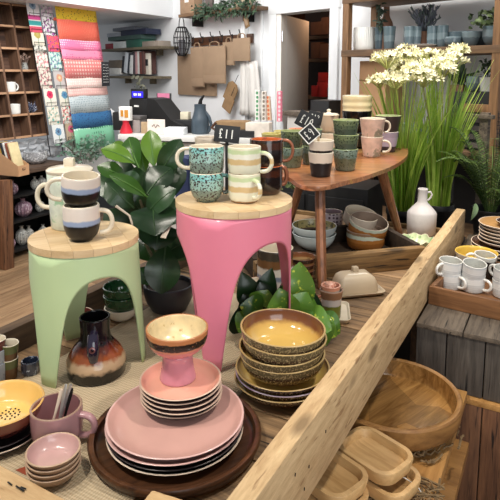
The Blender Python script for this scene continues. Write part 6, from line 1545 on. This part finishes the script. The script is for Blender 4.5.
# ------------------------------------------------------------------ tall flowering grass in two black pots
M['blade'] = leafmat('grass_blades', S(120, 172, 44), S(226, 242, 124), .45, None, .45)
M['blade_dry'] = leafmat('dry_grass_blades', S(150, 140, 78), S(206, 200, 140), .6)
M['petal'] = plain('creamy_petals', S(240, 235, 196), .6, var=.06, scale=40)
M['floret_stalk'] = leafmat('floret_stalks', S(130, 140, 70), S(190, 186, 110), .6)
def grass(label, px, py, d, n, spread, hmin, hmax, heads, seed, lean=0):
    random.seed(seed); p = D(px, py, d); base = Vector((p.x, p.y, .6075)); ph_ = p.z - base.z
    o = thing('flowering_grass', label, 'potted plant', base, 0)
    vessel('pot', [(0, 0), (.062, 0), (.078, ph_ - .03), (.082, ph_ - .028), (.082, ph_)], .005, [M['black']] * 3, o, seg=32)
    b = MB(); b.lathe([(.076, ph_ - .02), (0, ph_ - .016)], 24); b.build('soil', M['black'], o)
    b = MB()
    for k in range(n):
        a = uni(0, 2 * PI); r = uni(0, .055); s = Vector((r * math.cos(a), r * math.sin(a), ph_ - .02)); h = uni(hmin, hmax); l = spread * uni(.1, 1.0) * (h / hmax)
        a2 = a + uni(-.6, .6); q = Vector((s.x + l * math.cos(a2) + lean * h, s.y + l * math.sin(a2) * .8, ph_ + h)); droop = uni(0, .5)
        w = uni(.007, .0155); pts = []
        for j in range(7):
            t = j / 6; c = s.lerp(q, t); c.x = s.x + (q.x - s.x) * t ** 1.8; c.y = s.y + (q.y - s.y) * t ** 1.8
            if droop > .3: c.z -= (droop - .3) * h * max(t - .6, 0) ** 1.5 * 2.2
            pts.append(c)
        sd = Vector((math.sin(a + 1.0), -math.cos(a + 1.0), 0)) * (w / 2); vs = []
        for j, c in enumerate(pts): k_ = 1 - (j / 6) ** 2 * .9; vs.append((b.bm.verts.new(c - sd * k_), b.bm.verts.new(c + Vector((0, 0, 0)) + sd.cross(Vector((0, 0, 1))) * .3 * k_), b.bm.verts.new(c + sd * k_)))
        for j in range(6):
            for i in range(2): b.face((vs[j][i], vs[j][i + 1], vs[j + 1][i + 1], vs[j + 1][i]))
    b.build('foliage', M['blade'], o, recalc=False)
    for (hu, hv, hd, R) in heads:
        c = D(hu, hv, hd) - base; b = MB(); st = Vector((uni(-.03, .03), uni(-.03, .03), ph_ - .02)); base_c = c - Vector((0, 0, R * 1.15))
        b.mi = 1; b.tube([st, Vector((st.x + (base_c.x - st.x) * .35, st.y + (base_c.y - st.y) * .35, st.z + (base_c.z - st.z) * .6)), base_c], .0035, 6)
        for k in range(36):
            a = uni(0, 2 * PI); e = math.acos(uni(.02, 1)); dd = Vector((math.sin(e) * math.cos(a), math.sin(e) * math.sin(a), math.cos(e) * .62)); tip = base_c + Vector((0, 0, R * .55)) + dd * R * uni(.7, 1.15)
            b.mi = 1; b.tube([base_c, base_c.lerp(tip, .6) + Vector((0, 0, .004)), tip], .0012, 4); b.mi = 0
            up = (dd + Vector((0, 0, .2))).normalized(); s1 = up.orthogonal().normalized(); s2 = up.cross(s1)
            for j in range(5):
                an = 2 * PI * j / 5 + k; dr = s1 * math.cos(an) + s2 * math.sin(an); e1 = tip + up * .014 + dr * .020; m1 = tip + up * .008 + dr * .012; sw = up.cross(dr) * .0055
                v0, v1, v2, v3 = b.bm.verts.new(tip), b.bm.verts.new(m1 + sw), b.bm.verts.new(e1), b.bm.verts.new(m1 - sw); b.face((v0, v1, v2, v3), 0)
        b.build('flower_head', [M['petal'], M['floret_stalk']], o, recalc=False, ang=70)
    return o
grass('tall grass plant with creamy flower heads in the black pot nearer the small table', 402, 208, 2.86, 190, .29, .3, .74,
      [(388, 52, 2.80, .075), (408, 47, 2.95, .075), (396, 72, 2.70, .075), (380, 76, 2.78, .055), (418, 62, 2.78, .07), (404, 62, 2.82, .065)], 11)
grass('tall grass plant with creamy flower heads in the black pot beside the white bottle', 438, 203, 2.88, 185, .27, .3, .80,
      [(432, 50, 2.92, .075), (452, 55, 2.84, .07), (424, 70, 2.70, .075), (443, 64, 2.75, .065), (458, 46, 2.92, .05), (436, 60, 2.84, .07)], 12, .04)
random.seed(21)
# ------------------------------------------------------------------ fern above the plates
M['fern'] = leafmat('fern_green', S(50, 76, 34), S(110, 134, 62), .5)
p = D(490, 212, 2.64); fz = GBZ + .001
fe = thing('potted_fern', 'dark arching fern in a black pot behind the brown plates', 'potted plant', (p.x, p.y, fz), 0)
ph_ = max(p.z - fz, .06) + .02
vessel('pot', [(0, 0), (.07, 0), (.088, ph_ - .01), (.09, ph_)], .006, [M['black']] * 3, fe, seg=32)
b = MB()
for k in range(34):
    a = 2 * PI * k / 34 + uni(-.2, .2); l = uni(.14, .26); h = uni(.14, .40); s = Vector((.02 * math.cos(a), .02 * math.sin(a), ph_ - .02)); pts = []
    for j in range(15):
        t = j / 14; pts.append(s + Vector((l * math.cos(a) * t ** 1.2, l * math.sin(a) * t ** 1.2, h * (math.sin(PI * .62 * t) / math.sin(PI * .62) if h < .25 else math.sin(PI * .5 * t)))))
    b.tube(pts, .002, 4)
    for j in range(2, 15):
        d = (pts[min(j + 1, 14)] - pts[j - 1]).normalized(); sd = d.cross(Vector((0, 0, 1))).normalized(); ll = .045 * math.sin(PI * (j / 15) ** .8) + .006
        for sgn in (-1, 1): b.leaf(pts[j], pts[j] + (sd * sgn + d * .45) * ll, .012, (0, 0, 1), .05, .05, 3, 'lance')
        q = (pts[j] + pts[j - 1]) / 2
        for sgn in (-1, 1): b.leaf(q, q + (sd * sgn + d * .45) * ll, .012, (0, 0, 1), .05, .05, 3, 'lance')
b.build('fronds', M['fern'], fe)
b = MB(); c = D(471, 216, 2.40) - Vector((p.x, p.y, fz)); b.leaf(c + Vector((.03, .03, .05)), c + Vector((0, 0, -.02)), .024, (0, -1, .4), .25, .2, 8); b.build('pale_leaf', leafmat('grey_green_leaf', S(96, 120, 84), S(110, 132, 92), .5), fe)
# wire trellis at the frame edge
p = D(499, 200, 3.0); o = thing('wire_trellis', 'grey wire mesh panel behind the fern at the frame edge', 'mesh panel', (p.x, p.y, GBZ), RB)
b = MB()
for i in range(9): b.tube([(-.03 + i * .02, 0, .0), (-.03 + i * .02, 0, .56)], .0018, 4)
for j in range(26): b.tube([(-.035, 0, .02 + j * .021), (.14, 0, .02 + j * .021)], .0018, 4)
b.build('mesh', M['dark_iron'], o)

# ------------------------------------------------------------------ light: ceiling spots and panels, plus added fills for door, books and front faces
w = bpy.data.worlds.new('World'); scene.world = w; w.use_nodes = True
w.node_tree.nodes['Background'].inputs['Color'].default_value = (.92, .96, 1.0, 1); w.node_tree.nodes['Background'].inputs['Strength'].default_value = .25
def lamp(kind, name, loc, target, power, color=(1, 1, 1), **kw):
    l = bpy.data.lights.new(name, kind); l.energy = power; l.color = color
    for k, v in kw.items(): setattr(l, k, v)
    o = bpy.data.objects.new(name, l); COL.objects.link(o); o.location = loc
    o.rotation_euler = (Vector(target) - Vector(loc)).to_track_quat('-Z', 'Y').to_euler(); return o
W1 = (1.0, .93, .82)
lamp('SPOT', 'ceiling_spot_table', (-.75, .55, 2.65), (-.3, 1.25, .8), 72, W1, spot_size=1.25, spot_blend=.7, shadow_soft_size=.07)
lamp('SPOT', 'ceiling_spot_beam', (.85, .95, 2.65), (.35, 1.5, .6), 75, W1, spot_size=1.15, spot_blend=.7, shadow_soft_size=.07)
lamp('SPOT', 'ceiling_spot_plants', (.45, 2.0, 2.75), (.75, 2.75, .9), 120, W1, spot_size=1.1, spot_blend=.7, shadow_soft_size=.07)
lamp('SPOT', 'ceiling_spot_stools', (-1.15, .95, 2.65), (-.5, 1.6, .9), 48, W1, spot_size=1.2, spot_blend=.7, shadow_soft_size=.07)
lamp('AREA', 'ceiling_panel_till', (-.8, 3.5, 2.72), (-1.2, 5.4, .6), 24, (1, .99, .97), size=1.2)
lamp('AREA', 'ceiling_panel_shelves', (.9, 2.8, 2.8), (1.1, 3.6, 1.2), 20, (1, .98, .95), size=.6)
lamp('AREA', 'ceiling_panel_left', (-1.0, 2.6, 2.72), (-2.2, 4.4, .9), 46, (1, .98, .95), size=1.0)
lamp('AREA', 'door_fill_panel', (.15, 3.6, 2.72), (.35, 5.0, .9), 2, (1, .98, .95), size=.5)  # added unseen fill, brightens the dark door leaf
lamp('AREA', 'corner_fill_panel', (-1.15, 4.5, 2.72), (-1.5, 5.8, .9), 11, (1, .99, .97), size=.6)  # added unseen fill, lifts the books under the bulkhead
lamp('AREA', 'daylight_fill_panel', (1.2, -2.2, 1.9), (.3, 3.5, 1.1), 55, (.95, .98, 1.0), size=2.4)  # added fill behind the camera, standing in for shop-front daylight
lamp('POINT', 'store_room_bulb', BW(322, 20, -.8) + Vector((0, 0, .2)), (0, 0, 0), 5, (1, .6, .35), shadow_soft_size=.08)
# ------------------------------------------------------------------ camera
cam = bpy.data.cameras.new('Camera'); co_ = bpy.data.objects.new('Camera', cam); COL.objects.link(co_)
co_.location = CAM; co_.rotation_euler = (PI / 2 - PITCH, 0, 0)
cam.sensor_width = 36; cam.lens = F / 500 * 36; cam.shift_y = -(250 - PY) / 500; cam.clip_start = .05
scene.camera = co_
scene.view_settings.view_transform = 'Standard'; scene.view_settings.look = 'None'; scene.view_settings.gamma = 1; scene.view_settings.use_curve_mapping = False
scene.view_settings.exposure = .1
